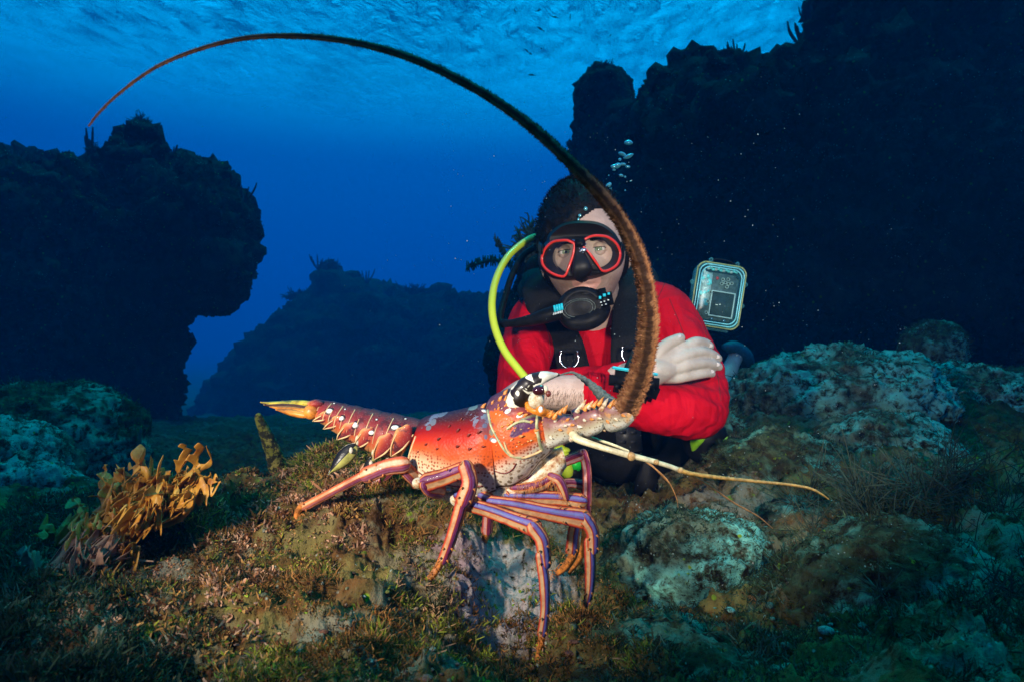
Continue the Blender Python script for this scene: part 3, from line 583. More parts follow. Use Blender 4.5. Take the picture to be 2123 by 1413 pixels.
# -- materials
def shell_mat():
    m, t, o = new_mat('carapace'); co = objco(t); u, v = uvsep(t)
    v = t.math('SUBTRACT', .5, t.math('ABSOLUTE', t.math('SUBTRACT', v, .5)))   # mirror: 0 ridge of the back, .5 belly
    n = t.noise(co, 45, 5, .6); n2 = t.noise(co, 18, 3, .5); vv = t.math('ADD', v, t.math('MULTIPLY', t.math('SUBTRACT', n2, .5), .07))
    hd = t.step(u, .070, .078)
    c_back = t.ramp(vv, [(.03, (.045, .012, .012)), (.10, (.085, .013, .012)), (.155, (.34, .010, .008)), (.20, (.60, .030, .010)), (.24, (.66, .11, .025)), (.275, (.72, .50, .28)), (.345, (.76, .70, .50)), (.5, (.68, .64, .48))])
    c_head = t.ramp(vv, [(.03, (.10, .03, .045)), (.12, (.17, .055, .085)), (.165, (.26, .06, .06)), (.20, (.70, .09, .015)), (.27, (.68, .11, .02)), (.305, (.74, .60, .44)), (.5, (.82, .8, .7))])
    c = t.mix(hd, c_back, c_head)
    # purple oval on the cheek
    # fine red-brown dots, bigger low down
    d1 = t.voro(co, 330, rnd=.55); d2 = t.voro(co, 230, rnd=.75)
    low = t.step(vv, .30, .36)
    dots = t.math('ADD', t.math('MULTIPLY', t.step(d1, .43, .30), t.math('SUBTRACT', 1.0, low)), t.math('MULTIPLY', t.step(d2, .42, .30), t.math('MULTIPLY', low, t.step(n, .34, .44))), clamp=True)
    white = t.math('MULTIPLY', t.step(vv, .225, .25), t.math('SUBTRACT', 1.0, t.step(vv, .47, .49)))
    c = t.mix(t.math('MULTIPLY', t.math('MULTIPLY', dots, white), .85), c, t.mix(low, (.34, .06, .02), (.16, .10, .03)))
    # fine pale peppering over the dark back
    c = t.mix(t.math('MULTIPLY', t.math('MULTIPLY', t.step(t.voro(co, 620), .30, .16), .16), t.math('SUBTRACT', 1.0, t.step(vv, .10, .14))), c, (.70, .50, .42))
    # lavender crusts behind the neck and on the back edge
    lav = t.math('MULTIPLY', t.step(t.noise(co, 75, 5, .65), .54, .58), t.math('MULTIPLY', t.step(vv, .17, .13), t.math('SUBTRACT', 1.0, t.step(u, .080, .088))))
    c = t.mix(t.math('MULTIPLY', lav, t.math('SUBTRACT', 1.0, t.math('MULTIPLY', t.step(u, .026, .034), t.step(u, .064, .056)))), c, (.20, .21, .28))
    X0, Z0 = lob.location.x, lob.location.z; sp = t.node('ShaderNodeSeparateXYZ', {0: co}); nw = t.math('MULTIPLY', t.math('SUBTRACT', t.noise(co, 110, 4, .6), .5), 1.3)
    def spot(px, py, rx, ry, ang=0.0, Y=.585):
        q = P(px, py, Y); k = Y/FPX; ca, sa = math.cos(ang), math.sin(ang)
        dx = t.math('SUBTRACT', sp.outputs[0], q.x-X0); dz = t.math('SUBTRACT', sp.outputs[2], q.z-Z0)
        a = t.math('ADD', t.math('MULTIPLY', dx, ca/(rx*k)), t.math('MULTIPLY', dz, sa/(rx*k))); b = t.math('ADD', t.math('MULTIPLY', dx, -sa/(ry*k)), t.math('MULTIPLY', dz, ca/(ry*k)))
        return t.step(t.math('ADD', t.math('SQRT', t.math('ADD', t.math('MULTIPLY', a, a), t.math('MULTIPLY', b, b))), nw), 1.1, .8)
    for sx, sy, rx, ry, an, cc_ in [(1037,868,26,15,-.3,(.70,.13,.02)),(1044,892,22,20,-.7,(.66,.11,.02)),(1104,902,20,9,-.2,(.70,.16,.03)),(1092,872,34,11,.35,(.40,.42,.26)),(1088,880,30,13,.35,(.19,.055,.17)),(1070,894,20,9,.5,(.15,.05,.15)),
        (1010,872,8,13,0,(.28,.30,.42)),(1004,884,9,9,.4,(.22,.24,.38)),(1018,896,8,13,.2,(.36,.37,.28)),(1022,911,13,8,0,(.42,.46,.50)),(1007,906,6,9,0,(.30,.24,.36)),(976,852,18,7,.25,(.30,.40,.38)),(908,868,20,8,.6,(.30,.32,.40)),(888,885,12,11,.5,(.30,.31,.36)),(878,897,10,9,.4,(.26,.27,.32)),(930,860,12,6,.2,(.28,.32,.36))]:
        if sx < 1025: rx, ry = rx*.62, ry*.55
        c = t.mix(spot(sx, sy, rx, ry, an), c, cc_ if cc_[0] > .5 else tuple(x*.6 for x in cc_))
    # wavy dark line low on the flank
    wl = t.math('ABSOLUTE', t.math('SUBTRACT', vv, t.math('ADD', .405, t.math('MULTIPLY', t.math('SINE', t.math('MULTIPLY', u, 130.0)), .010))))
    c = t.mix(t.math('MULTIPLY', t.step(wl, .008, .004), t.step(n, .4, .46)), c, (.10, .05, .015))
    return finish(m, t, o, c, .40, t.math('ADD', t.math('MULTIPLY', n, .6), t.math('MULTIPLY', t.voro(co, 420), .2)), .5, .0022, Coat_Weight=.0, Specular_IOR_Level=.22)
def tail_mat():
    m, t, o = new_mat('tail_shell'); co = objco(t); u, v = uvsep(t)
    n = t.noise(co, 90, 4, .6); v = t.math('SUBTRACT', .5, t.math('ABSOLUTE', t.math('SUBTRACT', v, .5)))
    c = t.ramp(v, [(.0, (.09, .018, .02)), (.12, (.20, .025, .03)), (.24, (.34, .035, .03)), (.33, (.55, .11, .035)), (.42, (.70, .34, .12))])
    c = t.mix(t.step(n, .50, .62), c, (.10, .018, .025))
    c = t.mix(t.math('MULTIPLY', t.step(t.voro(co, 600), .30, .16), .22), c, (.7, .42, .40))
    return finish(m, t, o, c, .48, n, .4, .0018, Coat_Weight=.04, Specular_IOR_Level=.25)
def leg_mat(name, cream=(.62, .38, .19), edge=(.48, .035, .03), mid=(.17, .035, .16), orange=0.0, blue=0.0):
    m, t, o = new_mat(name); co = objco(t); u, v = uvsep(t); n = t.noise(co, 120, 4, .6)
    vv = t.math('ADD', v, t.math('MULTIPLY', t.math('SUBTRACT', n, .5), .02))
    dk = tuple(x*.35 for x in edge); lt = tuple(min(1, a+b*.22) for a, b in zip(mid, cream)); og = (.68, .15, .03)
    c = t.ramp(vv, [(0, dk), (.035, og), (.06, cream), (.08, og), (.095, dk), (.115, mid), (.15, lt), (.19, mid), (.205, dk), (.22, mid), (.25, dk), (.265, og), (.285, cream), (.37, cream), (.40, og), (.43, edge), (.5, dk), (.6, edge), (.8, cream), (.95, og), (1, dk)][:31])
    c = t.mix(t.math('MULTIPLY', t.step(n, .45, .65), .35), c, tuple(min(1, x*.7) for x in edge))
    c = t.mix(t.math('MULTIPLY', t.step(t.noise(co, 38, 5, .65), .48, .62), .55), c, t.mix(1.0, c, (.45, .34, .30), 'MULTIPLY'))
    if orange: c = t.mix(t.math('MULTIPLY', t.step(u, 0, orange), .75), c, t.mix(t.step(vv, .1, .2), (.72, .15, .03), (.74, .26, .06)))
    if blue: c = t.mix(t.math('MULTIPLY', t.step(t.math('ABSOLUTE', t.math('SUBTRACT', vv, .18)), .07, .0), .55), c, (.12, .25, .55))
    return finish(m, t, o, c, .45, n, .6, .0015, Coat_Weight=.04, Specular_IOR_Level=.3)
M_shell, M_tail = shell_mat(), tail_mat()
M_leg = leg_mat('leg_shell'); M_legb = leg_mat('leg_shell_blue', blue=1, mid=(.13, .06, .32)); M_lego = leg_mat('leg_shell_orange', cream=(.80, .50, .30), edge=(.62, .10, .05), mid=(.28, .06, .20), orange=.16)
M_legp = leg_mat('leg_shell_purple', cream=(.74, .42, .40), edge=(.42, .04, .10), mid=(.30, .03, .11))
M_tip = plain('claw_tip', (.50, .16, .025), .5, .5, 200); M_joint = plain('joint', (.78, .40, .14), .35, .5, 170)
m, t, o = new_mat('cream_shell'); co = objco(t); n = t.noise(co, 130, 5, .65)
c = t.ramp(n, [(.32, (.30, .10, .03)), (.42, (.55, .36, .18)), (.52, (.70, .62, .44)), (.66, (.78, .74, .60))]); c = t.mix(t.math('MULTIPLY', t.step(t.voro(co, 300), .3, .2), .7), c, (.40, .13, .03))
M_cream = finish(m, t, o, c, .4, n, .5, .002); M_rim = plain('rim', (.80, .52, .25), .35, .3, 90); M_whitespot = plain('white_spot', (.88, .86, .78), .35, .05, 90)
M_spine = plain('spine', (.74, .26, .05), .35, .45, 240); M_spined = plain('dark_spine', (.20, .03, .02), .35, .4, 240); M_lav = plain('lavender', (.19, .20, .27), .7, .6, 190)
M_purple = plain('purple_cheek', (.19, .07, .20), .4, .5, 160); M_orange = plain('orange_ridge', (.80, .24, .02), .35, .3, 120); M_orange2 = plain('orange_patch', (.74, .15, .03), .4, .3, 160)
M_brownshell = plain('antennal_shell', (.42, .33, .16), .4, .6, 130)
m, t, o = new_mat('banded_horn'); co = objco(t); n = t.noise(co, 85, 2, .4, .8)
M_horn = finish(m, t, o, t.mix(t.step(n, .505, .53), (.018, .010, .006), (.86, .82, .66)), .3, n, .15, .001, Coat_Weight=.4)
m, t, o = new_mat('lobster_eye'); M_eye = finish(m, t, o, (.045, .008, .012), .12, None, Coat_Weight=1.0, Coat_Roughness=.03)

def ploft(mb, secs, n=40, seg=40, mat=0, fat=1.0, expo=2.3, warp=None, uoff=0.0):
    """rings through (top px, bottom px, Y, half depth) sections; uv v=0 on the back, .25 facing the camera side, .5 belly"""
    q = []
    for (tx, ty), (bx, by), Y, d in secs:
        a, b = P(tx, ty, Y), P(bx, by, Y); q.append([*a, *b, d])
    c = cr(q, n); ang = np.arange(seg)/seg*2*np.pi; rings = []
    for k in range(n):
        a, b, d = c[k, :3], c[k, 3:6], c[k, 6]; mid = (a+b)/2; h = (a-b)/2
        ca, sa = np.cos(ang), np.sin(ang); e = 2/expo
        ring = mid+np.outer(np.sign(ca)*np.abs(ca)**e, h)+np.outer(np.sign(sa)*np.abs(sa)**e, np.array((0, -1, 0))*d)
        rings.append(ring)
    R_ = np.array(rings)
    if warp is not None: R_ = warp(R_)
    mb.rings(R_, mat, uoff=uoff); return R_
# -- carapace (rear section and head section with the neck groove between)
def cwarp(R_):
    s = fbm(R_, 60, 3, .6, 3)*.0011+fbm(R_, 200, 2, .6, 4)*.0003; c = R_.mean(1, keepdims=True); d = R_-c; return c+d*(1+s[..., None]/np.maximum(np.linalg.norm(d, axis=-1, keepdims=True), 1e-3))
mb = MB()
ploft(mb, [((868,880),(846,962),.655,.022),((874,868),(850,985),.652,.028),((900,858),(880,1006),.645,.034),((935,852),(920,1018),.638,.037),((972,844),(965,1026),.63,.038),((1000,838),(1005,1026),.624,.037),((1018,846),(1030,1020),.62,.033)], 60, 56, 0, warp=cwarp)
ploft(mb, [((1004,860),(1022,1012),.622,.026),((1012,830),(1040,1014),.620,.034),((1035,812),(1065,1008),.617,.036),((1062,806),(1095,985),.613,.035),((1090,820),(1122,955),.61,.032),((1115,842),(1140,938),.607,.026),((1132,860),(1150,925),.605,.018)], 48, 56, 0, warp=cwarp, uoff=.074)
carapace = mb.build('carapace', [M_shell], lob)
def bvh_of(o):
    me = o.data; off = Vector(ABS[o.name]); return BVHTree.FromPolygons([v.co+off for v in me.vertices], [tuple(p.vertices) for p in me.polygons])
def hit(b, px, py):
    d = P(px, py, 1).normalized(); r = b.ray_cast(Vector((0, 0, 0)), d, 3); return (r[0], r[1] if r[1].dot(d) < 0 else -r[1]) if r[0] is not None else (None, None)
bc = bvh_of(carapace)
def sticker(mb, b, px, py, rx, ry, ang=0.0, mat=0, lift=.0008, seg=12):
    loc, n = hit(b, px, py)
    if loc is None: return
    x = Vector((math.cos(ang), 0, math.sin(ang))); x = (x-n*x.dot(n)).normalized(); y = n.cross(x); k = .62/FPX
    M = Matrix((x, y, n)).transposed(); mb.ell(loc, (rx*k, ry*k, lift), mat, M, seg, 6)
def spike(mb, b, px, py, L, r, dx, dz, mat=0):
    loc, n = hit(b, px, py)
    if loc is None: return
    k = .62/FPX; tip = loc+(n*.75+Vector((dx, 0, dz))).normalized()*L*k; base = loc-n*r*k*.6
    mb.tube([base, loc+(tip-loc)*.35, tip], [r*k, r*k*.72, r*k*.12], n=7, seg=9, mat=mat, round_ends=False)
mb = MB()   # spines and tubercles, tip forward
for px, py, L, r in [(948,893,9,4),(970,902,8,4),(991,896,9,4),(947,925,8,4),(972,930,8,4),(882,921,7,3.5),(908,910,8,4),(905,930,7,3.2),(930,884,7,3),(866,936,5,2.6),(861,946,5,2.4),(955,870,7,3),(1000,925,7,3)]: spike(mb, bc, px, py, L, r, .8, .25, 1)
for px, py, L, r in [(1000,843,12,5),(975,842,10,5),(1035,828,12,5),(1050,838,9,4),(1076,858,11,5),(1088,860,8,4),(1060,874,7,4),(1052,880,6,3),(1040,884,6,3),(1078,904,9,4.5),(1060,910,6,3),(1100,874,7,4),(1110,892,9,4),(1095,850,7,4),(1033,846,7,3.5),(1068,838,8,4),(1020,835,8,4),(1012,818,10,5),(1046,815,12,5),(1060,812,10,5)]: spike(mb, bc, px, py, L, r, 1, .3, 0)
r2 = random.Random(3)
for i in range(60): spike(mb, bc, r2.uniform(1015, 1125), r2.uniform(835, 925), r2.uniform(2.5, 5), r2.uniform(1.2, 2.2), 1, .3, r2.choice([0, 0, 2]))
mb.build('spines', [M_spine, M_spined, M_cream], carapace)
mb = MB()
for px, py, rx, ry, a, mi in [(1005,851,7,6,0,0),(1053,851,8,5,.5,0),(1078,861,8,4,.3,0),(1062,832,5,3,.4,0),(1024,913,7,4,0,0)]:
    sticker(mb, bc, px, py, rx, ry, a, mi, .0007, 14)
mb.build('dot_pattern', [M_whitespot], carapace)
# rim lines: rear edge, neck groove and the lower margin
mb = MB()
def line_on(mb, b, pts, r, mat=0, n=24):
    c = cr([(x, y, 0) for x, y in pts], n); k = .62/FPX; q = []
    for x, y, _ in c:
        loc, nn = hit(b, x, y)
        if loc is not None: q.append(loc+nn*r*k*.3)
    if len(q) > 3: mb.tube(q, r*k, n=len(q)*2, seg=7, mat=mat)
line_on(mb, bc, [(862,905),(853,930),(848,950),(850,972)], 2.2); line_on(mb, bc, [(1012,850),(1018,880),(1030,905),(1045,930),(1060,944),(1080,948)], 2.4, 1); line_on(mb, bc, [(1046,916),(1052,932),(1064,944),(1084,948),(1108,940),(1124,932)], 2.2)
line_on(mb, bc, [(1052,888),(1070,876),(1086,872),(1098,874)], 2.5, 1); line_on(mb, bc, [(852,965),(880,985),(920,1002),(960,1008),(1000,1006)], 1.6, 2); line_on(mb, bc, [(1024,975),(1045,980),(1062,972),(1070,960)], 1.3, 2); line_on(mb, bc, [(1116,850),(1112,880),(1118,915),(1124,930)], 3.2, 1)
mb.build('shell_rim', [M_rim, plain('olive_rim', (.46, .46, .24), .4, .4, 120), M_spined], carapace)
# belly plates between the legs
mb = MB()
ploft(mb, [((850,960),(862,990),.65,.018),((900,990),(905,1020),.64,.024),((960,1000),(965,1045),.63,.026),((1020,1000),(1030,1050),.622,.024),((1080,980),(1090,1035),.615,.02),((1130,940),(1140,1010),.61,.016),((1165,925),(1175,965),.605,.010)], 40, 26, 0)
for i, (x, y) in enumerate([(868,1000),(905,1022),(945,1035),(985,1043),(1020,1044),(1055,1035),(1090,1025),(1125,1000),(1150,975),(1000,1035),(1040,1045)]):
    mb.ell(P(x, y, .605), (.006, .008, .005), i % 2, Matrix.Rotation(.5*i, 3, 'Y'), 12, 8)
for i in range(26): mb.ell(P(870+i*11.5+r2.uniform(-4, 4), 1003+32*math.sin(i/26*3.0)+r2.uniform(-10, 10), .612+r2.uniform(-.004, .004)), (r2.uniform(.002, .005), .004, r2.uniform(.002, .004)), r2.choice([0, 1, 2]), None, 8, 6)
mb.build('underside', [M_cream, M_joint, M_rim], lob)
# -- tail: six overlapping rings, each with a flank lobe and pale eye spots
TE = [((873,868),(826,950),.655,.024),((817,857),(790,948),.662,.0235),((775,848),(750,932),.668,.022),((738,841),(716,913),.673,.020),((714,836),(690,893),.677,.018),((690,831),(668,878),.681,.016),((656,827),(640,862),.686,.012)]
LOBES = [((838,900),(812,944),15),((800,915),(776,951),14),((762,900),(735,930),13),((725,888),(700,910),12),((700,872),(672,888),10),((675,862),(650,872),9)]
for i in range(6):
    a, b = TE[i], TE[i+1]; mb = MB()
    def lerp2(p, q, f): return (p[0]+(q[0]-p[0])*f, p[1]+(q[1]-p[1])*f)
    secs = []
    for f, sc in ((-.10, .93), (.0, .97), (.3, 1.0), (.55, .985), (.62, 1.0), (.95, 1.035), (1.04, 1.05), (1.07, 1.0)):
        tp, bt = lerp2(a[0], b[0], f), lerp2(a[1], b[1], f); m_ = lerp2(tp, bt, .5)
        secs.append((lerp2(m_, tp, sc), lerp2(m_, bt, sc*.92), a[2]+(b[2]-a[2])*f, (a[3]+(b[3]-a[3])*f)*sc))
    ploft(mb, secs, 26, 44, 0, expo=2.1)
    seg_ = mb.build('tail_segment', [M_tail], lob); bs = bvh_of(seg_)
    mb = MB(); bp, tp, wd = LOBES[i]; wd *= 1.35; Y1 = a[2]-a[3]*1.02; k = .65/FPX
    p0, p1 = P(*bp, Y1), P(*tp, Y1+.004); pm = p0.lerp(p1, .5)
    mb.tube([p0+(p0-p1)*.25, p0, pm, p1], [wd*k*.55, wd*k*.95, wd*k*.7, wd*k*.08], n=18, seg=14, squash=.28)
    mb.tube([p0+Vector((wd*k*.9, -.001, 0)), pm+Vector((wd*k*.62, -.0015, -wd*k*.2)), p1+Vector((.0005, -.001, 0))], [k*1.4, k*1.9, k*1.0], n=12, seg=7, mat=1)
    mb.tube([p0+Vector((-wd*k*.75, -.001, wd*k*.1)), pm+Vector((-wd*k*.62, -.0015, 0)), p1+Vector((-.0005, -.001, 0))], [k*1.2, k*1.5, k*1.0], n=12, seg=7, mat=1)
    mb.build('flank_lobe', [M_tail, M_rim], seg_)
    mb = MB()
    line_on(mb, bs, [lerp2(b[0], b[1], f) if False else (lerp2(lerp2(a[0], b[0], .93), lerp2(a[1], b[1], .93), f)[0]-7*math.sin(f*math.pi), lerp2(lerp2(a[0], b[0], .93), lerp2(a[1], b[1], .93), f)[1]) for f in (.10, .3, .5, .7, .86)], 1.3)
    line_on(mb, bs, [(lerp2(lerp2(a[0], b[0], .5), lerp2(a[1], b[1], .5), f)[0]-6*math.sin(f*math.pi), lerp2(lerp2(a[0], b[0], .5), lerp2(a[1], b[1], .5), f)[1]) for f in (.3, .45, .6, .75)], .9)
    if mb.n: mb.build('pale_groove', [M_rim], seg_)
    mb = MB(); sp = [[(819,885,9,5.5)], [(770,896,7,5), (781,869,3,2.5), (806,912,6,4)], [(736,880,7,6.5)], [(708,866,7,5.5), (716,848,2.5,2)], [(683,851,8,6), (693,836,2.5,2)], []][i]
    if i == 0: sp += [(841,868,3,2)]
    for (x, y, rx, ry) in sp:
        sticker(mb, bs, x, y, rx*1.5, ry*1.5, 0, 1, .0005); sticker(mb, bs, x, y, rx, ry, 0, 0, .0010)
    if mb.n: mb.build('eye_spot', [M_whitespot, plain('spot_ring', (.05, .01, .012), .4, .2, 80)], seg_)
# tail fan: folded blades
def leafblade(mb, base, tip, w, dep, mat=0, mat2=None, split=0.0, rim=None, n=22):
    b, e = Vector(base), Vector(tip); ax = (e-b); s = Vector((-ax.z, 0, ax.x)).normalized(); F = []; nv = 9; g = []
    for i in range(n):
        u = i/(n-1); wd = w*(math.sin(min(1, u*1.02+.06)*math.pi)**.75)*(1.15-.5*u)
        for j in range(nv):
            q = j/(nv-1)*2-1; g.append(tuple(b+ax*u+s*q*wd+Vector((0, -dep*(1-q*q)*math.sin(u*3.0), 0))))
    for i in range(n-1):
        for j in range(nv-1):
            f = (i*nv+j, i*nv+j+1, (i+1)*nv+j+1, (i+1)*nv+j); F.append((f, mat2 if (mat2 is not None and (j/(nv-1)*2-1) > split) else mat))
    base_n = mb.n; mb.add(g, [f for f, _ in F], mat); mb.m[-len(F):] = [k for _, k in F]
    if rim is not None:
        for j in (0, nv-1): mb.tube([g[i*nv+j] for i in range(0, n, 3)]+[g[(n-1)*nv+j]], .0006, n=24, seg=5, mat=rim)
M_fany = plain('yellow_fan', (.48, .36, .04), .4, .5, 110); M_fano = plain('orange_fan', (.74, .24, .03), .4, .5, 110); M_fand = plain('dark_fan', (.10, .03, .01), .4, .4, 110)
mb = MB()
leafblade(mb, P(668,846,.686), P(541,833,.70), 9*.68/FPX, .004, 0, 0, rim=3); leafblade(mb, P(655,852,.68), P(548,838,.695), 9*.68/FPX, .003, 2, 0, .2, rim=3)
leafblade(mb, P(650,856,.674), P(560,842,.69), 8*.68/FPX, .004, 1, 2, .3, rim=3); leafblade(mb, P(640,862,.67), P(572,848,.682), 6.5*.68/FPX, .004, 1, 1, rim=3); leafblade(mb, P(660,838,.684), P(585,831,.70), 6*.68/FPX, .004, 0, 2, .3, rim=3)
mb.ell(P(645,853,.672), (.0075, .007, .0075), 1); mb.ell(P(655,836,.675), (.009, .007, .004), 4); mb.ell(P(664,862,.672), (.005, .006, .006), 4)
fan = mb.build('tail_fan', [M_fany, M_fano, M_fand, M_rim, M_tail], lob)
for md_o in (fan,): md_ = md_o.modifiers.new('t', 'SOLIDIFY'); md_.thickness = .0007
M_swy = plain('swimmeret_yellow', (.42, .40, .10), .4, .4, 90); M_swk = plain('swimmeret_black', (.010, .008, .006), .35, .3, 90); M_swc = plain('swimmeret_rim', (.70, .74, .62), .4, .2, 90)
for b_, t_, w_ in (((738,922),(681,982),17),((772,948),(756,1010),12),((800,960),(790,1000),9)):
    mb = MB(); leafblade(mb, P(*b_, .645), P(*t_, .64), w_*.64/FPX, .004, 1, 0, -.05, rim=2)
    o = mb.build('swimmeret', [M_swy, M_swk, M_swc], lob); md_ = o.modifiers.new('t', 'SOLIDIFY'); md_.thickness = .0007
    mb = MB(); c_ = Vector(P(*b_, .64)).lerp(P(*t_, .636), .18); mb.ell(c_, (.0018, .0014, .003), 0); mb.ell(P(b_[0]+3, b_[1]-10, .648), (.0022, .002, .005), 0); mb.build('swimmeret_stalk', [M_cream], o)
# -- legs: list of segments [(x,y,Y,halfwidth px)...]
def leg(name, segs, mat, tipn=None, knobs=(), label=None, hair=0):
    mb = MB(); k = 1/FPX
    for si, (pts, mi) in enumerate(segs):
        q = [P(x, y, Y) for x, y, Y, w_ in pts]; rd = [w_*Y*k for x, y, Y, w_ in pts]
        if mi == 0: rd = [r_*(1.10 if i_ in (0, len(rd)-1) else .93) for i_, r_ in enumerate(rd)]
        mb.tube(q, rd, n=max(14, len(q)*7), seg=26, mat=mi, squash=.62, warp=lambda ring, rr: ring+rr*(.07*fbm(ring, 300, 2, .6, 2)+.11*np.cos(4*np.arange(26)/26*2*np.pi+.9)[None])[..., None])
    for x, y, Y, w_ in ():
        mb.ell(P(x, y, Y-.001), (w_*Y*k*.8, w_*Y*k*.55, w_*Y*k*.7), 2, None, 14, 10)
        for a in (): mb.ell(P(x+math.cos(a)*w_*.8, y+math.sin(a)*w_*.7, Y-.005), (w_*Y*k*.34,)*3, 2+(a > 3), None, 8, 6)
    for pts, mi in segs[1:-1]:      # small spines at the far end of each joint and along the edge
        (x0_, y0_, Y0_, w0_), (x1_, y1_, Y1_, w1_) = pts[-2], pts[-1]; dx_, dy_ = x1_-x0_, y1_-y0_; L_ = math.hypot(dx_, dy_)+1e-6; dx_ /= L_; dy_ /= L_
        for sg_, f_ in ((1, .0), (-1, .0), (1, .55), (-1, .7)):
            bx, by = x1_-dx_*(3+f_*L_)-dy_*sg_*w1_*.75, y1_-dy_*(3+f_*L_)+dx_*sg_*w1_*.75
            mb.tube([P(bx, by, Y1_-.004), P(bx+dx_*5-dy_*sg_*4, by+dy_*5+dx_*sg_*4, Y1_-.005)], [.0011, .0002], n=4, seg=6, mat=1, round_ends=False)
    if hair:
        pts = segs[-1][0]; rr_ = random.Random(len(name)+int(pts[0][0]))
        for i in range(hair):
            f = rr_.random(); a_, b_ = pts[0], pts[-1]; x = a_[0]+(b_[0]-a_[0])*f; y = a_[1]+(b_[1]-a_[1])*f; Y = a_[2]; w_ = a_[3]
            p0 = P(x+rr_.uniform(-w_, w_)*.6, y, Y-.002); p1 = p0+Vector((rr_.uniform(-1, 1), rr_.uniform(-.6, .2), rr_.uniform(-1, .3)))*.005
            mb.tube([p0, p1], [.00035, .00012], n=2, seg=4, mat=1, round_ends=False)
    o = mb.build('leg', [mat, M_tip, M_cream, M_whitespot], lob)
    if label: o['label'] = label
    return o
leg('a', [([(872,1000,.63,16),(855,985,.62,17),(838,968,.615,14)],0),([(836,962,.61,16),(800,968,.61,17),(760,984,.612,15)],0),([(764,980,.612,9),(740,992,.615,10),(690,1018,.63,9),(630,1050,.648,7.5)],0),([(628,1046,.648,7),(616,1062,.65,5.5),(616,1082,.65,4.5),(623,1103,.65,2)],1)], M_lego, knobs=[(834,962,.605,9),(630,1049,.645,6.5)], label='rearmost leg, orange, stretched back to the left', hair=14)
leg('b', [([(912,1020,.60,14),(893,1016,.59,15),(884,1003,.585,14)],0),([(886,998,.585,17),(920,988,.582,18),(962,972,.578,15)],0),([(966,966,.575,14),(974,1000,.572,17),(962,1036,.572,16)],0),([(960,1032,.572,12),(948,1075,.574,13),(932,1125,.578,12),(919,1160,.58,10)],0),([(917,1158,.58,8),(905,1180,.58,7),(885,1205,.58,6),(860,1230,.58,2)],1)], M_leg, knobs=[(966,966,.568,10),(957,1040,.566,10),(915,1163,.576,8)], label='leg folded up and over, reaching down to the left', hair=40)
leg('c', [([(950,1030,.60,14),(965,1040,.59,14)],0),([(962,1042,.585,12),(1010,1056,.572,15),(1060,1074,.562,16),(1108,1092,.553,17)],0),([(1106,1092,.55,13),(1124,1120,.548,15),(1130,1168,.547,12)],0),([(1120,1150,.547,9),(1128,1200,.546,12),(1130,1260,.545,10),(1124,1312,.545,9)],0),([(1124,1308,.545,8),(1121,1335,.545,6),(1111,1368,.545,2.5)],1)], M_legb, knobs=[(1104,1088,.545,9),(1126,1166,.543,8)], label='longest leg planted lowest on the rock', hair=20)
leg('d', [([(1000,1030,.60,13),(1018,1038,.59,13)],0),([(1018,1040,.585,12),(1070,1048,.58,16),(1140,1062,.575,17),(1210,1074,.572,18)],0),([(1214,1074,.57,13),(1228,1100,.57,14),(1230,1138,.572,11)],0),([(1222,1120,.572,10),(1224,1170,.575,12),(1222,1220,.58,10),(1216,1250,.583,7)],0),([(1216,1246,.583,6),(1210,1262,.585,4),(1200,1278,.585,1.5)],1)], M_legb, knobs=[(1212,1072,.564,9),(1226,1138,.567,7)], label='near front leg with a long blue thigh')
leg('e', [([(1040,1026,.61,12),(1052,1028,.60,12)],0),([(1048,1028,.60,11),(1100,1030,.595,15),(1160,1032,.592,15),(1204,1038,.59,14)],0),([(1200,1062,.60,11),(1190,1100,.61,13),(1186,1140,.62,12)],0),([(1192,1140,.62,9),(1180,1165,.628,8),(1160,1185,.635,6),(1135,1198,.64,2.5)],1)], M_legb, knobs=[(1202,1050,.586,8)], label='inner front leg bent under, with a hairy orange tip', hair=60)
leg('f', [([(1120,975,.625,11),(1140,968,.625,12),(1172,955,.622,11),(1205,942,.62,10)],0),([(1208,938,.62,9),(1216,970,.622,10),(1217,1030,.626,10),(1214,1085,.63,8)],0),([(1214,1085,.63,6),(1205,1150,.64,6),(1178,1190,.65,3)],1)], M_legp, knobs=[(1206,942,.615,8)], label='far front leg, wine red, seen beyond the others')
leg('g', [([(1150,1008,.635,9),(1180,1000,.635,10),(1212,1004,.635,9)],0),([(1212,1002,.635,8),(1214,1040,.638,7),(1206,1080,.64,6)],0)], M_legp, knobs=[(1208,1000,.63,8)], label='short far leg mostly hidden')
leg('h', [([(870,985,.685,10),(830,960,.69,10),(800,985,.69,9),(778,1000,.69,7)],0),([(778,1000,.69,6),(765,1020,.69,5),(762,1034,.69,3)],1)], M_legp, label='far rear leg behind the swimmerets')
leg('i', [([(990,1035,.64,11),(1010,1060,.65,11),(1010,1100,.655,10)],0),([(1010,1100,.655,8),(996,1140,.66,6),(985,1160,.66,3)],1)], M_legp, label='far middle leg in shade under the belly')
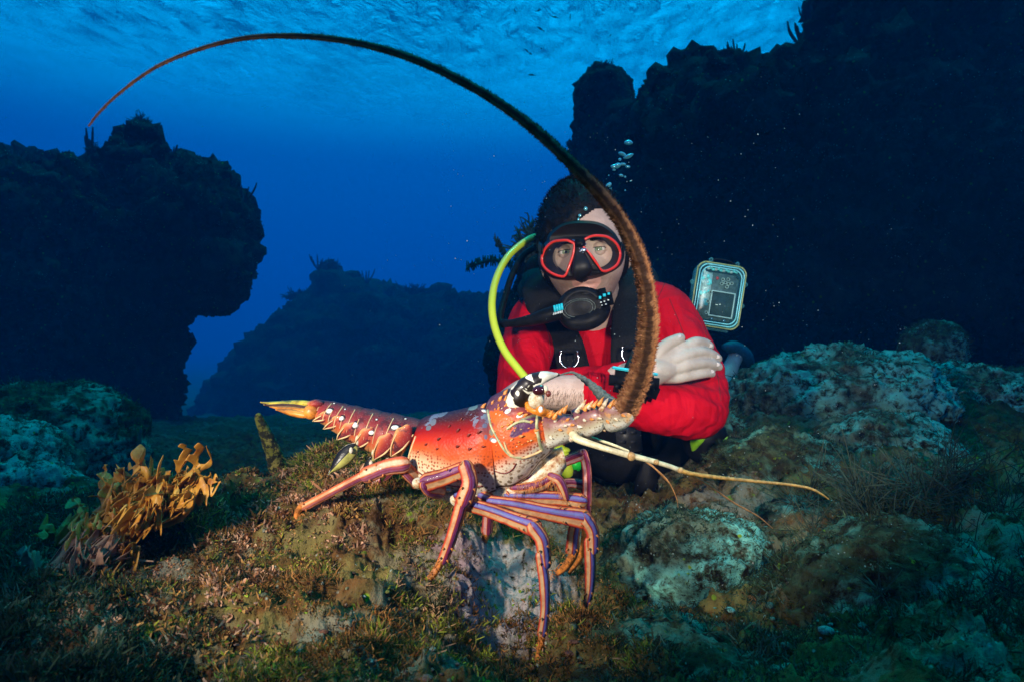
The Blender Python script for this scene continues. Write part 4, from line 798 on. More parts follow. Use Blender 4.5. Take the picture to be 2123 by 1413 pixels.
# mouth limbs
for pts in ([(1062,1012,.60,9),(1085,1012,.595,12),(1120,1005,.592,12),(1142,992,.59,10)], [(1142,986,.588,9),(1158,994,.585,10),(1168,1012,.585,9),(1174,1032,.587,6)], [(1046,1005,.605,7),(1090,992,.60,8),(1130,984,.598,7)]):
    mb = MB(); mb.tube([P(x, y, Y) for x, y, Y, w_ in pts], [w_*.6/FPX for *_, w_ in pts], n=22, seg=18, squash=.7)
    for i in range(30):
        f = r2.random(); a_, b_ = pts[0], pts[-1]; p0 = P(a_[0]+(b_[0]-a_[0])*f, a_[1]+(b_[1]-a_[1])*f+5, .585); mb.tube([p0, p0+Vector((r2.uniform(-.003, .003), 0, -r2.uniform(.003, .009)))], [.00025, .0001], n=2, seg=3, mat=1, round_ends=False)
    mb.build('mouth_limb', [M_leg, M_tip], lob)
# -- eye with its stalk, the banded horns and the orange brow
mb = MB(); mb.ell(P(1112,828,.574), (.0068, .0058, .0080), 0, Matrix.Rotation(.3, 3, 'Y'), 22, 16); mb.tube([P(1106,852,.59), P(1110,838,.582)], [.006, .0055], n=8, seg=16)
es = mb.build('eye_stalk', [M_cream], lob)
mb = MB(); mb.ell(P(1119,808,.568), (.0062, .0046, .0046), 0, Matrix.Rotation(-.15, 3, 'Y'), 28, 20); mb.build('eye', [M_eye], es)
mb = MB(); mb.ell(P(1131,806,.566), (.0022, .002, .0034), 0); mb.ell(P(1137,815,.566), (.0022, .002, .0028), 1); mb.build('eye_rim', [M_cream, M_spined], es)
mb = MB(); mb.tube([P(1066,862,.60), P(1074,838,.592), P(1086,812,.588), (P(1102,793,.586)), P(1128,780,.586), P(1160,775,.588)], [.0115, .0112, .0102, .0082, .0052, .0008], n=44, seg=20, squash=.75, warp=lambda ring, rr: ring+rr*(.10*fbm(ring, 200, 2, .6, 2))[..., None])
mb.build('horn', [M_horn], lob)
mb = MB(); mb.tube([P(1048,850,.606), P(1062,828,.602), P(1078,815,.60), P(1098,806,.60)], [.006, .0055, .004, .001], n=26, seg=16, squash=.7); mb.build('horn', [M_horn], lob)
mb = MB(); mb.tube([P(1062,836,.61), P(1085,812,.64), P(1108,797,.645), P(1122,790,.645)], [.007, .0065, .0045, .0008], n=26, seg=16, squash=.7); mb.build('horn', [plain('grey_horn', (.26, .34, .33), .5, .3, 200)], lob)
mb = MB()
for x, y, tx, ty in ((1064,828,1072,806),(1076,820,1090,800),(1090,862,1082,846),(1046,836,1050,818)): mb.cone(P(x, y, .596), P(tx, ty, .592), .0022)
mb.build('horn_spines', [M_spine], lob)
mb = MB(); mb.tube([P(1092,834,.585), P(1099,845,.580), P(1114,852,.576), P(1132,855,.575), P(1149,858,.576)], [.0022, .0032, .0034, .0036, .0024], n=30, seg=12, warp=lambda ring, rr: ring+rr*(.25*fbm(ring, 260, 2, .6, 2))[..., None])
mb.tube([P(1116,840,.574), P(1122,850,.572), P(1134,852,.573)], [.003, .0042, .002], n=12, seg=10, mat=0); mb.ell(P(1121,848,.569), (.002, .0016, .0028), 1)
mb.build('brow_ridge', [M_orange, M_whitespot], lob)
# -- antenna base: three thick spiny joints, then the great feeler
def stud(mb, c, n, r, L, mat): mb.tube([Vector(c)-Vector(n)*r, Vector(c)+Vector(n)*L*.4, Vector(c)+Vector(n)*L], [r, r*.7, r*.12], n=6, seg=8, mat=mat, round_ends=False)
m, t, o = new_mat('antennal_joint'); co = objco(t); u, v = uvsep(t); n = t.noise(co, 90, 5, .6); n2 = t.noise(co, 30, 2)
vz = t.math('ADD', v, t.math('MULTIPLY', t.math('SUBTRACT', n2, .5), .12))
c = t.ramp(vz, [(0, (.10, .03, .04)), (.14, (.22, .07, .09)), (.22, (.30, .15, .12)), (.28, (.50, .44, .30)), (.34, (.80, .78, .66)), (.5, (.76, .72, .6)), (.75, (.5, .4, .3)), (1, (.10, .03, .04))])
c = t.mix(t.math('MULTIPLY', t.step(t.voro(co, 420), .34, .22), .8), c, (.22, .12, .04)); c = t.mix(t.math('MULTIPLY', t.step(n, .58, .66), .6), c, (.70, .34, .10))
M_anj = finish(m, t, o, c, .35, n, .35, .0015, Coat_Weight=.3)
mb = MB()
ploft(mb, [((1118,846),(1126,934),.60,.018),((1134,852),(1146,926),.595,.020),((1156,856),(1180,915),.588,.019),((1178,858),(1206,902),.582,.017),((1190,860),(1216,894),.58,.013)], 24, 36, 0)
ploft(mb, [((1184,850),(1204,902),.582,.015),((1200,842),(1222,904),.577,.017),((1225,835),(1244,894),.571,.0165),((1238,840),(1256,880),.568,.013)], 20, 34, 0)
ploft(mb, [((1228,838),(1250,886),.570,.014),((1242,828),(1266,894),.566,.016),((1262,824),(1292,888),.561,.0165),((1285,836),(1310,872),.556,.015),((1296,842),(1312,864),.553,.010)], 20, 34, 0)
ab = mb.build('antenna_base', [M_anj], lob); ba = bvh_of(ab)
mb = MB()
for px, py, mi in [(1162,850,0),(1170,846,0),(1198,846,1),(1206,838,1),(1214,842,0),(1222,838,1),(1232,836,0),(1243,832,0),(1254,832,1),(1248,842,1),(1266,836,0),(1276,832,0),(1284,836,1),(1150,860,0),(1140,856,0)]:
    r_ = P(px, py+4, .570-.0002*(px-1160)); stud(mb, r_, (.45, -.2, .8), .0021, .0055+.0025*r2.random(), mi)
for px, py, mi in [(1192,866,1),(1196,864,1),(1150,872,1),(1170,882,1),(1160,890,0),(1185,880,0),(1210,870,1),(1225,868,0),(1240,866,1),(1258,872,0),(1275,868,1),(1175,870,0),(1140,905,1),(1200,884,1),(1290,860,0)]: spike(mb, ba, px, py, 9, 3.6, .8, 0, mi)
for a_, b_ in (((1244,882),(1256,894)),((1272,880),(1278,884)),((1290,878),(1312,872)),((1186,908),(1182,914)),((1280,882),(1290,882))): mb.cone(P(*a_, .565), P(*b_, .56), .0034, 1)
mb.build('antenna_spines', [M_spine, M_cream], ab)
m, t, o = new_mat('feeler'); co = objco(t); u, v = uvsep(t); n = t.noise(co, 160, 5, .65)
rg_ = t.math('SINE', t.math('MULTIPLY', u, 2600.0)); c = t.mix(t.step(n, .35, .65), (.16, .05, .014), (.42, .19, .075))
c = t.mix(t.math('MULTIPLY', t.step(t.math('ABSOLUTE', t.math('SUBTRACT', t.math('ADD', v, t.math('MULTIPLY', t.math('SUBTRACT', n, .5), .16)), .245)), .085, .03), .85), c, (.022, .008, .004))
c = t.mix(t.math('MULTIPLY', t.step(t.math('ABSOLUTE', t.math('SUBTRACT', v, .385)), .05, .02), .5), c, (.60, .24, .08))
c = t.mix(t.math('MULTIPLY', t.step(u, .0, .05), .0), c, (.5, .4, .2)); c = t.mix(t.math('MULTIPLY', t.step(rg_, .5, .95), .12), c, (.10, .04, .02))
M_feel = finish(m, t, o, c, .8, t.math('ADD', n, t.math('MULTIPLY', rg_, .03)), .7, .002)
FE = [(1288,862,.555,35),(1306,828,.540,36),(1328,770,.515,34),(1342,700,.49,31),(1343,630,.47,28),(1328,548,.452,25),(1300,480,.44,22),(1255,415,.425,19),(1190,345,.41,16),(1110,270,.40,14.5),(1020,205,.395,13),(920,150,.39,11.5),(820,110,.39,10.3),(710,84,.395,9),(600,75,.40,7.8),(500,81,.41,6.4),(400,107,.425,5.2),(320,142,.44,4.4),(250,192,.46,3.6),(205,235,.475,2.6),(184,262,.485,1.4)]
FE3 = [tuple(P(x, y, Y)) for x, y, Y, w_ in FE]; FR = [w_*Y/FPX*(.68 if w_ > 20 else .76) for x, y, Y, w_ in FE]
mb = MB(); mb.tube(FE3, FR, n=420, seg=20, squash=.7, warp=lambda ring, rr: ring+rr*(.03*np.sin(np.arange(len(ring))*1.6)[:, None]+.16*fbm(ring, 330, 3, .6, 2))[..., None])
feel = mb.build('antenna', [M_feel], lob); feel['label'] = 'great brown hairy feeler arching over the scene'
cc = cr([list(p)+[r] for p, r in zip(FE3, FR)], 1500); mb = MB()    # rows of bristles
for i, q in enumerate(cc):
    for side in (-1, 1):
        for k in range(2 if i < 700 else 1):
            a = r2.gauss(0, .5)+(0 if side > 0 else math.pi); T = cc[min(i+1, 1499), :3]-cc[max(i-1, 0), :3]; T /= np.linalg.norm(T); C = np.array((0, -1, 0))-T*(-T[1]); C /= np.linalg.norm(C); U = np.cross(C, T)
            d = math.cos(a)*U+math.sin(a)*C*.7; p0 = q[:3]+d*q[3]*.9; L = (.0008+q[3]*.22)*r2.uniform(.4, 1.3); p1 = p0+(d+T*.5)*L; s = T*L*.22
            mb.add([p0-s, p0+s, p1, p0+C*L*.3], [(0, 1, 2), (1, 3, 2), (3, 0, 2)])
mb.build('bristles', [M_feel], feel, smooth=False)
M_feel2 = plain('dark_feeler', (.06, .075, .07), .7, .5, 400)
mb = MB(); mb.tube([P(1274,842,.60), P(1252,822,.61), P(1226,797,.62), P(1200,778,.63), P(1184,771,.635), P(1160,777,.64), P(1140,786,.645), P(1112,802,.65)], [.0062, .0052, .0036, .0019, .0011, .0007, .0006, .0003], n=70, seg=14, warp=lambda ring, rr: ring+rr*(.12*np.sin(np.arange(len(ring))*1.8)[:, None]+.2*fbm(ring, 400, 2, .6, 2))[..., None])
f2 = mb.build('antenna', [M_feel2], lob); f2['label'] = 'second feeler, dark grey, curving back over the wrist'
# -- antennules
M_annu = plain('antennule', (.78, .68, .40), .35, .25, 180); M_annt = plain('antennule_tip', (.52, .24, .08), .5, .4, 200); M_pinkt = plain('pink_tip', (.46, .26, .30), .5, .3, 200)
mb = MB(); k = .56/FPX
mb.tube([P(1188,900,.565), P(1200,910,.56), P(1240,924,.55), P(1280,936,.54), P(1308,944,.53)], [9*k, 8*k, 6.5*k, 6*k, 6.5*k], n=30, seg=16)
mb.tube([P(1312,944,.53), P(1335,950,.526), P(1362,957,.522)], [6*k, 5.5*k, 5*k], n=14, seg=14); mb.tube([P(1364,958,.522), P(1390,966,.518), P(1410,974,.515)], [4.5*k, 4.5*k, 4.5*k], n=14, seg=14)
mb.ell(P(1309,945,.528), (8*k, 7*k, 9*k), 1); mb.ell(P(1361,957,.521), (5.5*k,)*3, 1); mb.ell(P(1411,974,.514), (6*k,)*3, 1)
an = mb.build('antennule', [M_annu, M_joint], lob); an['label'] = 'cream jointed antennule pointing right'
mb = MB(); mb.tube([P(1412,975,.514), P(1440,982,.51), P(1500,990,.505), P(1580,998,.50), P(1640,1004,.497), P(1680,1012,.496), P(1704,1024,.495), P(1718,1034,.495)], [4.2*k, 4*k, 3.6*k, 3.0*k, 2.6*k, 2.6*k, 2*k, 1*k], n=90, seg=10, warp=lambda ring, rr: ring+rr*(.10*np.sin(np.arange(len(ring))*2.6)[:, None])[..., None])
mb.build('whip', [plain('orange_whip', (.60, .33, .07), .45, .4, 300)], an)
mb = MB(); mb.tube([P(1430,982,.512), P(1470,1005,.52), P(1520,1040,.53), P(1570,1068,.54), P(1602,1094,.545)], [2.2*k, 2*k, 1.7*k, 1.4*k, .7*k], n=60, seg=8); mb.build('whip', [M_annt], an)
mb = MB(); mb.tube([P(1204,898,.59), P(1230,908,.585), P(1270,921,.58), P(1302,934,.575)], [3.4*k, 3.4*k, 3.2*k, 3*k], n=24, seg=12)
an2 = mb.build('antennule', [M_annu], lob); an2['label'] = 'thinner second antennule behind the first'
for e in ([(1325,946,.57),(1350,962,.575),(1375,988,.58),(1392,1005,.585)], [(1330,950,.57),(1358,970,.575),(1385,996,.58),(1402,1030,.585),(1406,1052,.59)]):
    mb = MB(); mb.tube([P(*q) for q in e], [1.8*k, 1.6*k, 1.2*k, .5*k] if len(e) == 4 else [1.8*k, 1.6*k, 1.2*k, .9*k, .4*k], n=36, seg=8); mb.build('whip', [M_annt], an2)
# ============================================================ THE DIVER
def skin_mat():
    m, t, o = new_mat('skin'); co = objco(t); n = t.noise(co, 28, 4, .6); n2 = t.noise(co, 260, 3, .6)
    c = t.mix(t.step(n, .35, .65), (.54, .37, .29), (.66, .48, .39)); c = t.mix(t.math('MULTIPLY', t.step(n2, .55, .7), .2), c, (.42, .26, .19))
    a = t.node('ShaderNodeAttribute', attribute_name='tint').outputs['Color']; c = t.mix(1.0, c, a, 'MULTIPLY')
    return finish(m, t, o, c, .5, n2, .25, .0008, Subsurface_Weight=.12, Subsurface_Radius=(.012, .005, .003), Subsurface_Scale=.6)
M_skin = skin_mat()
m, t, o = new_mat('red_lycra'); co = objco(t); n = t.noise(co, 9, 3, .5, .8); n2 = t.noise(co, 900, 2)
fold = t.noise(t.node('ShaderNodeMapping', {'Vector': co, 'Rotation': (0, .6, 0), 'Scale': (18, 10, 5)}).outputs[0], 1.0, 3, .5, 1.2)
fold = t.math('ADD', fold, t.math('MULTIPLY', t.noise(t.node('ShaderNodeMapping', {'Vector': co, 'Rotation': (.3, -.8, .2), 'Scale': (9, 30, 14)}).outputs[0], 1.0, 2, .5, 2.0), .35))
M_red = finish(m, t, o, t.mix(t.step(n, .3, .7), (.50, .001, .010), (.62, .002, .015)), .75, t.math('ADD', fold, t.math('MULTIPLY', n2, .03)), .8, .014, Specular_IOR_Level=.12)
M_black = plain('black_fabric', (.008, .008, .009), .8, .5, 300, .5, .002, Specular_IOR_Level=.2); M_rub = plain('black_rubber', (.007, .007, .008), .45, .4, 90, .15, .001, Specular_IOR_Level=.10)
M_sil = plain('black_silicone', (.007, .006, .005), .5, .3, 60, .08, .001, Specular_IOR_Level=.35); M_frame = plain('red_frame', (.75, .035, .018), .25, .1, 40, .05, .001, Coat_Weight=.6)
M_steel = plain('steel', (.62, .66, .68), .18, .1, 60, .05, .0005, Metallic=1.0); M_hair = plain('hair', (.004, .003, .0025), .6, .5, 400, .4, .002, Specular_IOR_Level=.25)
M_cyan = plain('cyan_print', (.02, .55, .70), .4, .15, 100); M_print = plain('white_print', (.6, .68, .68), .4, .1, 100)
HC = P(1209, 512, 1.215); HM = Matrix.Rotation(-R(6), 3, 'Y')@Matrix.Rotation(-R(7), 3, 'Z')
def headpt(x, y, z): return HC+HM@Vector((x, y, z))
def make_head():
    nu, nv = 130, 110; V = []
    th = np.linspace(.02, np.pi-.02, nv); ph = np.arange(nu)/nu*2*np.pi
    T_, Ph = np.meshgrid(th, ph, indexing='ij'); x = np.sin(T_)*np.cos(Ph); y = np.sin(T_)*np.sin(Ph); z = np.cos(T_)
    s = np.clip(-z, 0, 1); xr = .0765*(1-.30*s**1.7); yr = np.where(y < 0, .098*(1-.04*s), .098*(1-.45*s)); zr = np.where(z > 0, .112, .121)
    X, Y_, Z_ = x*xr, y*yr, z*zr
    X *= 1-.06*np.exp(-((Z_-.008)/.02)**2)*(Y_ < -.03)          # temples
    fr = np.clip(-y, 0, 1)**1.0
    def g(cx, cz, sx, sz, a): return a*np.exp(-((X-cx)/sx)**2-((Z_-cz)/sz)**2)*fr
    dy = 0
    for sg in (-1, 1):
        dy = dy+g(sg*.030, -.006, .015, .011, .0125)-g(sg*.028, .015, .018, .007, .0045)-g(sg*.040, -.034, .016, .014, .004)
    dy = dy-g(0, -.03, .009, .02, .020)-g(0, -.043, .012, .008, .010)-g(0, .0, .007, .02, .005)     # nose
    dy = dy-g(0, -.068, .018, .006, .006)-g(0, -.079, .017, .006, .006)+g(0, -.0735, .017, .0022, .004)-g(0, -.102, .018, .014, .010)+g(0, -.088, .02, .005, .003)
    Y_ = Y_+dy
    P3 = np.stack([X, Y_, Z_], -1); out = P3.reshape(-1, 3)@np.array(HM).T+np.array(HC)
    return out.reshape(nv, nu, 3)
diver = root('person', tuple(P(1250, 930, 1.4)), 'diver in a red long sleeved top resting with folded arms behind the lobster', 'person')
mb = MB(); mb.rings(make_head())
# neck, hidden trunk, arms, hands, legs: one body
k = 1/FPX
def T(pts, n=None, seg=20, squash=1.0, m_=None, ref=(0, -1, 0)):
    (m_ or mb).tube([P(x, y, Y) for x, y, Y, r in pts], [r for *_, r in pts], n=n or len(pts)*9, seg=seg, squash=squash, ref=ref)
T([(1222,590,1.24,.052),(1230,660,1.29,.055),(1238,720,1.34,.07)]); T([(1238,700,1.36,.09),(1262,840,1.52,.10),(1290,890,1.8,.10)])
T([(1238,690,1.34,.05),(1118,665,1.30,.04),(1095,740,1.21,.034),(1090,822,1.13,.032),(1180,806,1.115,.030),(1262,792,1.065,.026),(1330,776,1.03,.0240),(1362,768,1.032,.0215),(1392,763,1.042,.015)], 70)
T([(1238,690,1.34,.05),(1365,655,1.29,.04),(1425,745,1.21,.036),(1440,838,1.12,.034),(1380,842,1.08,.032),(1290,828,1.06,.030),(1205,815,1.045,.0285),(1150,813,1.045,.0265),(1120,816,1.05,.025),(1085,825,1.06,.03),(1050,832,1.08,.02)], 90)
# folded right hand laid over the left arm
mb.ell(P(1392,756,1.043), (.030, .011, .023), 0, Matrix.Rotation(R(3), 3, 'Y'), 24, 18)
for pts in ([(1362,745,1.03,.0100),(1395,733,1.043,.0095),(1420,720,1.055,.0095),(1442,709,1.066,.0086),(1462,712,1.085,.0083),(1472,718,1.094,.0070)],
            [(1362,756,1.028,.0110),(1400,744,1.038,.0098),(1422,735,1.048,.0100),(1452,729,1.064,.0086),(1475,735,1.082,.0084),(1489,743,1.094,.0070)],
            [(1362,768,1.028,.0110),(1402,763,1.038,.0098),(1425,756,1.046,.0100),(1455,752,1.060,.0085),(1476,754,1.076,.0083),(1490,760,1.088,.0070)],
            [(1362,780,1.030,.0105),(1400,782,1.040,.0092),(1420,779,1.046,.0090),(1444,776,1.056,.0077),(1463,773,1.068,.0074),(1476,774,1.080,.0062)],
            [(1352,755,1.03,.012),(1366,730,1.034,.0112),(1383,714,1.040,.0098),(1400,705,1.047,.0088),(1411,700,1.052,.0076)]):
    T(pts, 40, 16)
# left leg bent up behind, ankle and heel
T([(1290,890,1.8,.10),(1380,920,1.95,.085),(1440,905,2.1,.062),(1475,840,2.15,.050),(1500,795,2.2,.036),(1516,758,2.24,.025),(1526,738,2.27,.024)], 60)

# ear
mb.ell(headpt(.0745, .004, -.018), (.007, .017, .030), 0, HM@Matrix.Rotation(R(20), 3, 'Z'), 16, 12)
mb.ell(headpt(-.0735, .004, -.018), (.007, .017, .030), 0, HM, 16, 12)
body = mb.build('body', [M_skin], diver); remesh_obj(body, .0017, 2)
v, n = getvn(body.data); wv_ = v+np.array(ABS['body'] if 'body' in ABS else (0, 0, 0))
org_b = np.array(ABS[body.name]); wv_ = v+org_b
loc = (wv_-np.array(HC))@np.array(HM)     # head-local
col = np.ones((len(v), 4)); hl = np.abs(loc[:, 0]) < .11
beard = ((loc[:, 2] < -.045) & (loc[:, 2] > -.14) & (loc[:, 1] < .02) & hl); nb_ = .5+.5*fbm(wv_, 500, 2, .6, 3)
bz = np.clip((-.045-loc[:, 2])/.02, 0, 1)*beard; col[:, :3] *= (1-bz*(.28+.25*nb_))[:, None]*np.where(bz[:, None] > 0, np.array((1.0, .98, .93)), 1)
lips = beard & (np.abs(loc[:, 0]) < .024) & (loc[:, 2] < -.062) & (loc[:, 2] > -.085) & (loc[:, 1] < -.07); col[lips, :3] = (.98, .74, .74)
hand = (wv_[:, 0] > P(1355, 760, 1.03).x) & (wv_[:, 1] < 1.15); pale = hand; col[pale, :3] *= (.84, 1.05, 1.10)  # cool teal sheen of the water light painted into the hand's tint
a_ = body.data.attributes.new('tint', 'FLOAT_COLOR', 'POINT'); a_.data.foreach_set('color', np.clip(col, 0, 2).astype(np.float32).ravel())
bb = bvh_of(body)
# nails
M_nail = plain('nail', (.52, .48, .46), .3, .1, 60)
for x, y, Y, a in ((1474,716,1.09,.2),(1489,739,1.09,.2),(1489,755,1.084,.1),(1477,769,1.077,.0),(1409,697,1.046,-.4)):
    loc_, nn = hit(bb, x-2, y); mb = MB()
    if loc_ is not None:
        M = Matrix((Vector((1, 0, -a)).normalized(), nn.cross(Vector((1, 0, -a))).normalized(), nn)).transposed(); mb.ell(loc_, (.0048, .0034, .0005), 0, M, 10, 6); mb.build('fingernail', [M_nail], diver)
# fine dark hairs on the bare forearm
mb = MB()
for i in range(420):
    loc_, nn = hit(bb, r2.uniform(1120, 1212), r2.uniform(776, 850))
    if loc_ is None or loc_.y > 1.1: continue
    e = loc_+nn*.0012+Vector((r2.uniform(-.004, .001), 0, -r2.uniform(.003, .008))); mb.tube([loc_, e], [.00022, .00008], n=2, seg=3, round_ends=False)
mb.build('arm_hair', [plain('body_hair', (.14, .08, .05), .6, .3, 90)], diver)
# -- red long sleeved top
mb = MB()
T([(1236,668,1.33,.062),(1245,740,1.38,.115),(1262,840,1.52,.135),(1288,885,1.78,.125)], 50, 30, m_=mb)
mb.ell(P(1238,715,1.36), (.135, .125, .10), 0, None, 26, 20)
T([(1234,668,1.32,.050),(1170,655,1.31,.050),(1116,662,1.285,.051),(1092,735,1.205,.044),(1081,800,1.15,.041),(1088,826,1.125,.040),(1150,812,1.115,.037),(1215,800,1.095,.0325),(1265,792,1.065,.029),(1312,781,1.043,.0275),(1338,775,1.032,.0262)], 110, 30, m_=mb)
T([(1234,668,1.32,.050),(1310,650,1.31,.050),(1368,648,1.285,.054),(1402,690,1.245,.050),(1432,745,1.20,.047),(1450,800,1.15,.045),(1450,848,1.105,.043),(1400,849,1.075,.042),(1300,832,1.056,.0375),(1240,820,1.05,.0345),(1213,816,1.047,.033)], 120, 30, m_=mb)
top = mb.build('red_top', [M_red], diver); remesh_obj(top, .0038, 4)
v, n = getvn(top.data); wv_ = v+np.array(ABS[top.name]); 
d_ = fbm(wv_*np.array((1, 1, 1.8)), 11, 3, .5, 8)*.0045+fbm(wv_*np.array((1.6, 1, .8)), 24, 3, .5, 9, True)*.0028
crx = np.exp(-((wv_[:, 0]-P(1450, 800, 1.13).x)/.05)**2-((wv_[:, 2]-P(1450, 800, 1.13).z)/.05)**2)
d_ = d_+crx*.0022*np.sin(wv_[:, 2]*260+wv_[:, 0]*90); setv(top.data, v+n*d_[:, None])
btop = bvh_of(top)
mb = MB()
for xx in (1216, 1236, 1243):
    c_ = []; Yc = 1.047
    for a in np.linspace(0, 2*np.pi, 40): c_.append(P(xx, 816+(xx-1213)*.12, 1.047)+Vector((.0035*math.cos(a*1), -math.sin(a)*.0347, math.cos(a)*.0347)))
    mb.tube(c_, .0008, n=60, seg=6)
mb.build('cuff_seam', [M_red], top)
for sl_ in ([(1378,588),(1362,625),(1352,665),(1348,705)], [(1098,606),(1118,640),(1136,690),(1142,735)], [(1440,640),(1466,700),(1486,770),(1494,830)], [(1388,620),(1420,700),(1440,780)]):
    mb = MB(); line_on(mb, btop, sl_, 1.7, 0, 30)
    if mb.n: mb.build('seam', [plain('dark_red_seam', (.20, .002, .006), .8, .2, 200)], top)
# -- hair: a cap on the skull plus many short locks
mb = MB(); R_ = make_head(); cen = np.array(HC); Hl = (R_-cen)@np.array(HM)
hz = Hl[..., 2]; hx = Hl[..., 0]; hy = Hl[..., 1]
line = .030+.010*np.clip(hx/.04, -.5, .6)+.005*np.sin(hx*60)-.10*np.clip((np.abs(hx)-.050)/.03, 0, 1)-.13*np.clip((hy+.03)/.06, 0, 1)+.02*np.clip(hx/.08, 0, 1)
cover = np.clip((hz-line)/.012, 0, 1); thick = (.0065+.0035*np.clip(hz/.1, 0, 1))*cover+.004*(cover > 0)*fbm(R_, 90, 3, .6, 4)-.006*(cover <= 0)
dirs = Hl/np.linalg.norm(Hl, axis=-1, keepdims=True); H2 = (Hl+dirs*thick[..., None])@np.array(HM).T+cen; mb.rings(H2)
for i in range(9000):
    a, b = r2.randrange(110), r2.randrange(130)
    if cover[a, b] < .25: continue
    p0 = H2[a, b]; d = dirs[a, b]@np.array(HM).T; f = np.array((r2.gauss(0, .5), -.5 if hy[a, b] < 0 else .2, -.5*(1-hz[a, b]/.12)+.1*r2.gauss(0, 1))); f = d*.55+f*.7+np.array([r2.gauss(0, .25) for _ in range(3)]); f /= np.linalg.norm(f)
    L = r2.uniform(.004, .009); s = np.cross(f, d); s /= np.linalg.norm(s)+1e-9; w_ = .0006; p1 = p0+f*L*.6+d*.001; p2 = p0+f*L
    mb.add([p0-s*w_, p0+s*w_, p1+s*w_*.8, p1-s*w_*.8, p2], [(0, 1, 2, 3), (3, 2, 4)])
mb.build('hair', [M_hair], diver)
# -- eyes, lids, brows
m, t, o = new_mat('eyeball'); co = objco(t); s = t.node('ShaderNodeSeparateXYZ', {0: co}); r_ = t.math('SQRT', t.math('ADD', t.math('POWER', s.outputs[0], 2), t.math('POWER', s.outputs[2], 2)))
c = t.ramp(t.math('DIVIDE', r_, .012), [(0, (.004, .004, .004)), (.16, (.004, .004, .004)), (.20, (.20, .25, .12)), (.44, (.24, .32, .22)), (.50, (.03, .04, .03)), (.55, (.75, .72, .69)), (1, (.70, .60, .56))])
M_eyeb = finish(m, t, o, c, .08, None, Coat_Weight=1.0, Coat_Roughness=.02)
m, t, o = new_mat('eyelid'); M_lid = finish(m, t, o, (.56, .39, .31), .5, None, Subsurface_Weight=.1, Subsurface_Radius=(.01, .004, .003))
for x, y in ((1174, 523), (1241, 517)):
    loc_, nn = hit(bb, x, y); c_ = loc_+Vector((0, .0062, 0)); mb = MB(); mb.ell((0, 0, 0), (.012, .012, .012), 0, Matrix.Rotation(R(90), 3, 'X'), 28, 20)
    e = mb.build('eye', [M_eyeb], None, origin=(0, 0, 0)); e.parent = diver; e.location = c_-diver.location; e.rotation_euler = (R(4), 0, R(-4)); ABS[e.name] = tuple(c_)
    mb = MB()
    for sg, a0, a1 in ((1, 15, 95), (-1, 17, 85)):
        g_ = []; nU, nV = 8, 20
        for i in range(nU):
            el = R(a0+(a1-a0)*i/(nU-1))
            for j in range(nV):
                az = R(-80+160*j/(nV-1)); ee = el*(math.cos(az)**.6)*.98 if i == 0 else el; rr_ = .0129 if i else .0131
                g_.append(tuple(c_+HM@Vector((math.sin(az)*math.cos(ee)*rr_, -math.cos(az)*math.cos(ee)*rr_, sg*math.sin(ee)*rr_))))
        F_ = [(i*nV+j, i*nV+j+1, (i+1)*nV+j+1, (i+1)*nV+j) for i in range(nU-1) for j in range(nV-1)]; mb.add(g_, F_, 0)
        mb.tube(g_[:nV], .00055, n=30, seg=6, mat=1 if sg > 0 else 0)
    mb.build('eyelid', [M_lid, plain('lash', (.03, .018, .012), .5, .2, 90)], diver)
for xs, y0, y1 in (((1150, 1190), 508, 504), ((1222, 1266), 497, 499)):
    mb = MB()
    for i in range(230):
        f = r2.random(); x = xs[0]+(xs[1]-xs[0])*f; y = y0+(y1-y0)*f-4*math.sin(f*math.pi)+r2.uniform(-3, 3)
        loc_, nn = hit(bb, x, y)
        if loc_ is None: continue
        sgx = 1 if xs[0] > 1200 else -1; e = loc_+nn*.0012+Vector((sgx*r2.uniform(.002, .006), -.0005, r2.uniform(-.001, .002))); mb.tube([loc_, e], [.0004, .0002], n=2, seg=3, round_ends=False)
    mb.build('eyebrow', [M_hair], diver)
# -- water shoe on the raised foot
mb = MB(); mb.tube([P(1506,719,2.25), P(1522,722,2.27), P(1540,738,2.29), P(1552,755,2.32)], [.014, .026, .030, .018], n=30, seg=20, squash=1.3)
mb.build('water_shoe', [plain('teal_shoe', (.02, .10, .13), .6, .3, 90)], diver)
# -- black dive vest: shoulder straps, collar, waist
vest = root('dive_vest', tuple(P(1250, 700, 1.25)), 'black buoyancy vest with wide shoulder straps worn over the red top', 'dive vest')
def band(mb, pts, w_, th_, mat=0, n=40):
    mb.tube([P(*q) for q in pts], w_, n=n, seg=22, squash=th_, mat=mat, warp=lambda ring, rr: ring+rr*(.05*fbm(ring, 60, 2, .6, 2))[..., None])
mb = MB()
band(mb, [(1120,570,1.33),(1128,605,1.24),(1148,665,1.215),(1180,730,1.205),(1196,800,1.215)], [.036, .040, .034, .029, .031], .30)
st1 = mb.build('shoulder_strap', [M_black], vest)
mb = MB(); band(mb, [(1335,560,1.33),(1322,600,1.25),(1308,660,1.215),(1303,730,1.19),(1302,800,1.19)], [.034, .037, .034, .031, .031], .30)
st2 = mb.build('shoulder_strap', [M_black], vest)
mb = MB(); mb.tube([P(1100,590,1.36), P(1122,615,1.28), P(1152,628,1.25), P(1165,640,1.28)], [.03, .038, .034, .02], n=30, seg=20, squash=.6); mb.tube([P(1345,580,1.38), P(1330,612,1.30), P(1305,628,1.27), P(1290,642,1.29)], [.022, .030, .030, .02], n=30, seg=20, squash=.6)
mb.tube([P(1115,560,1.40), P(1160,540,1.43), P(1240,530,1.44), P(1300,545,1.43), P(1325,570,1.40)], .03, n=30, seg=18)
mb.build('collar', [M_black], vest)
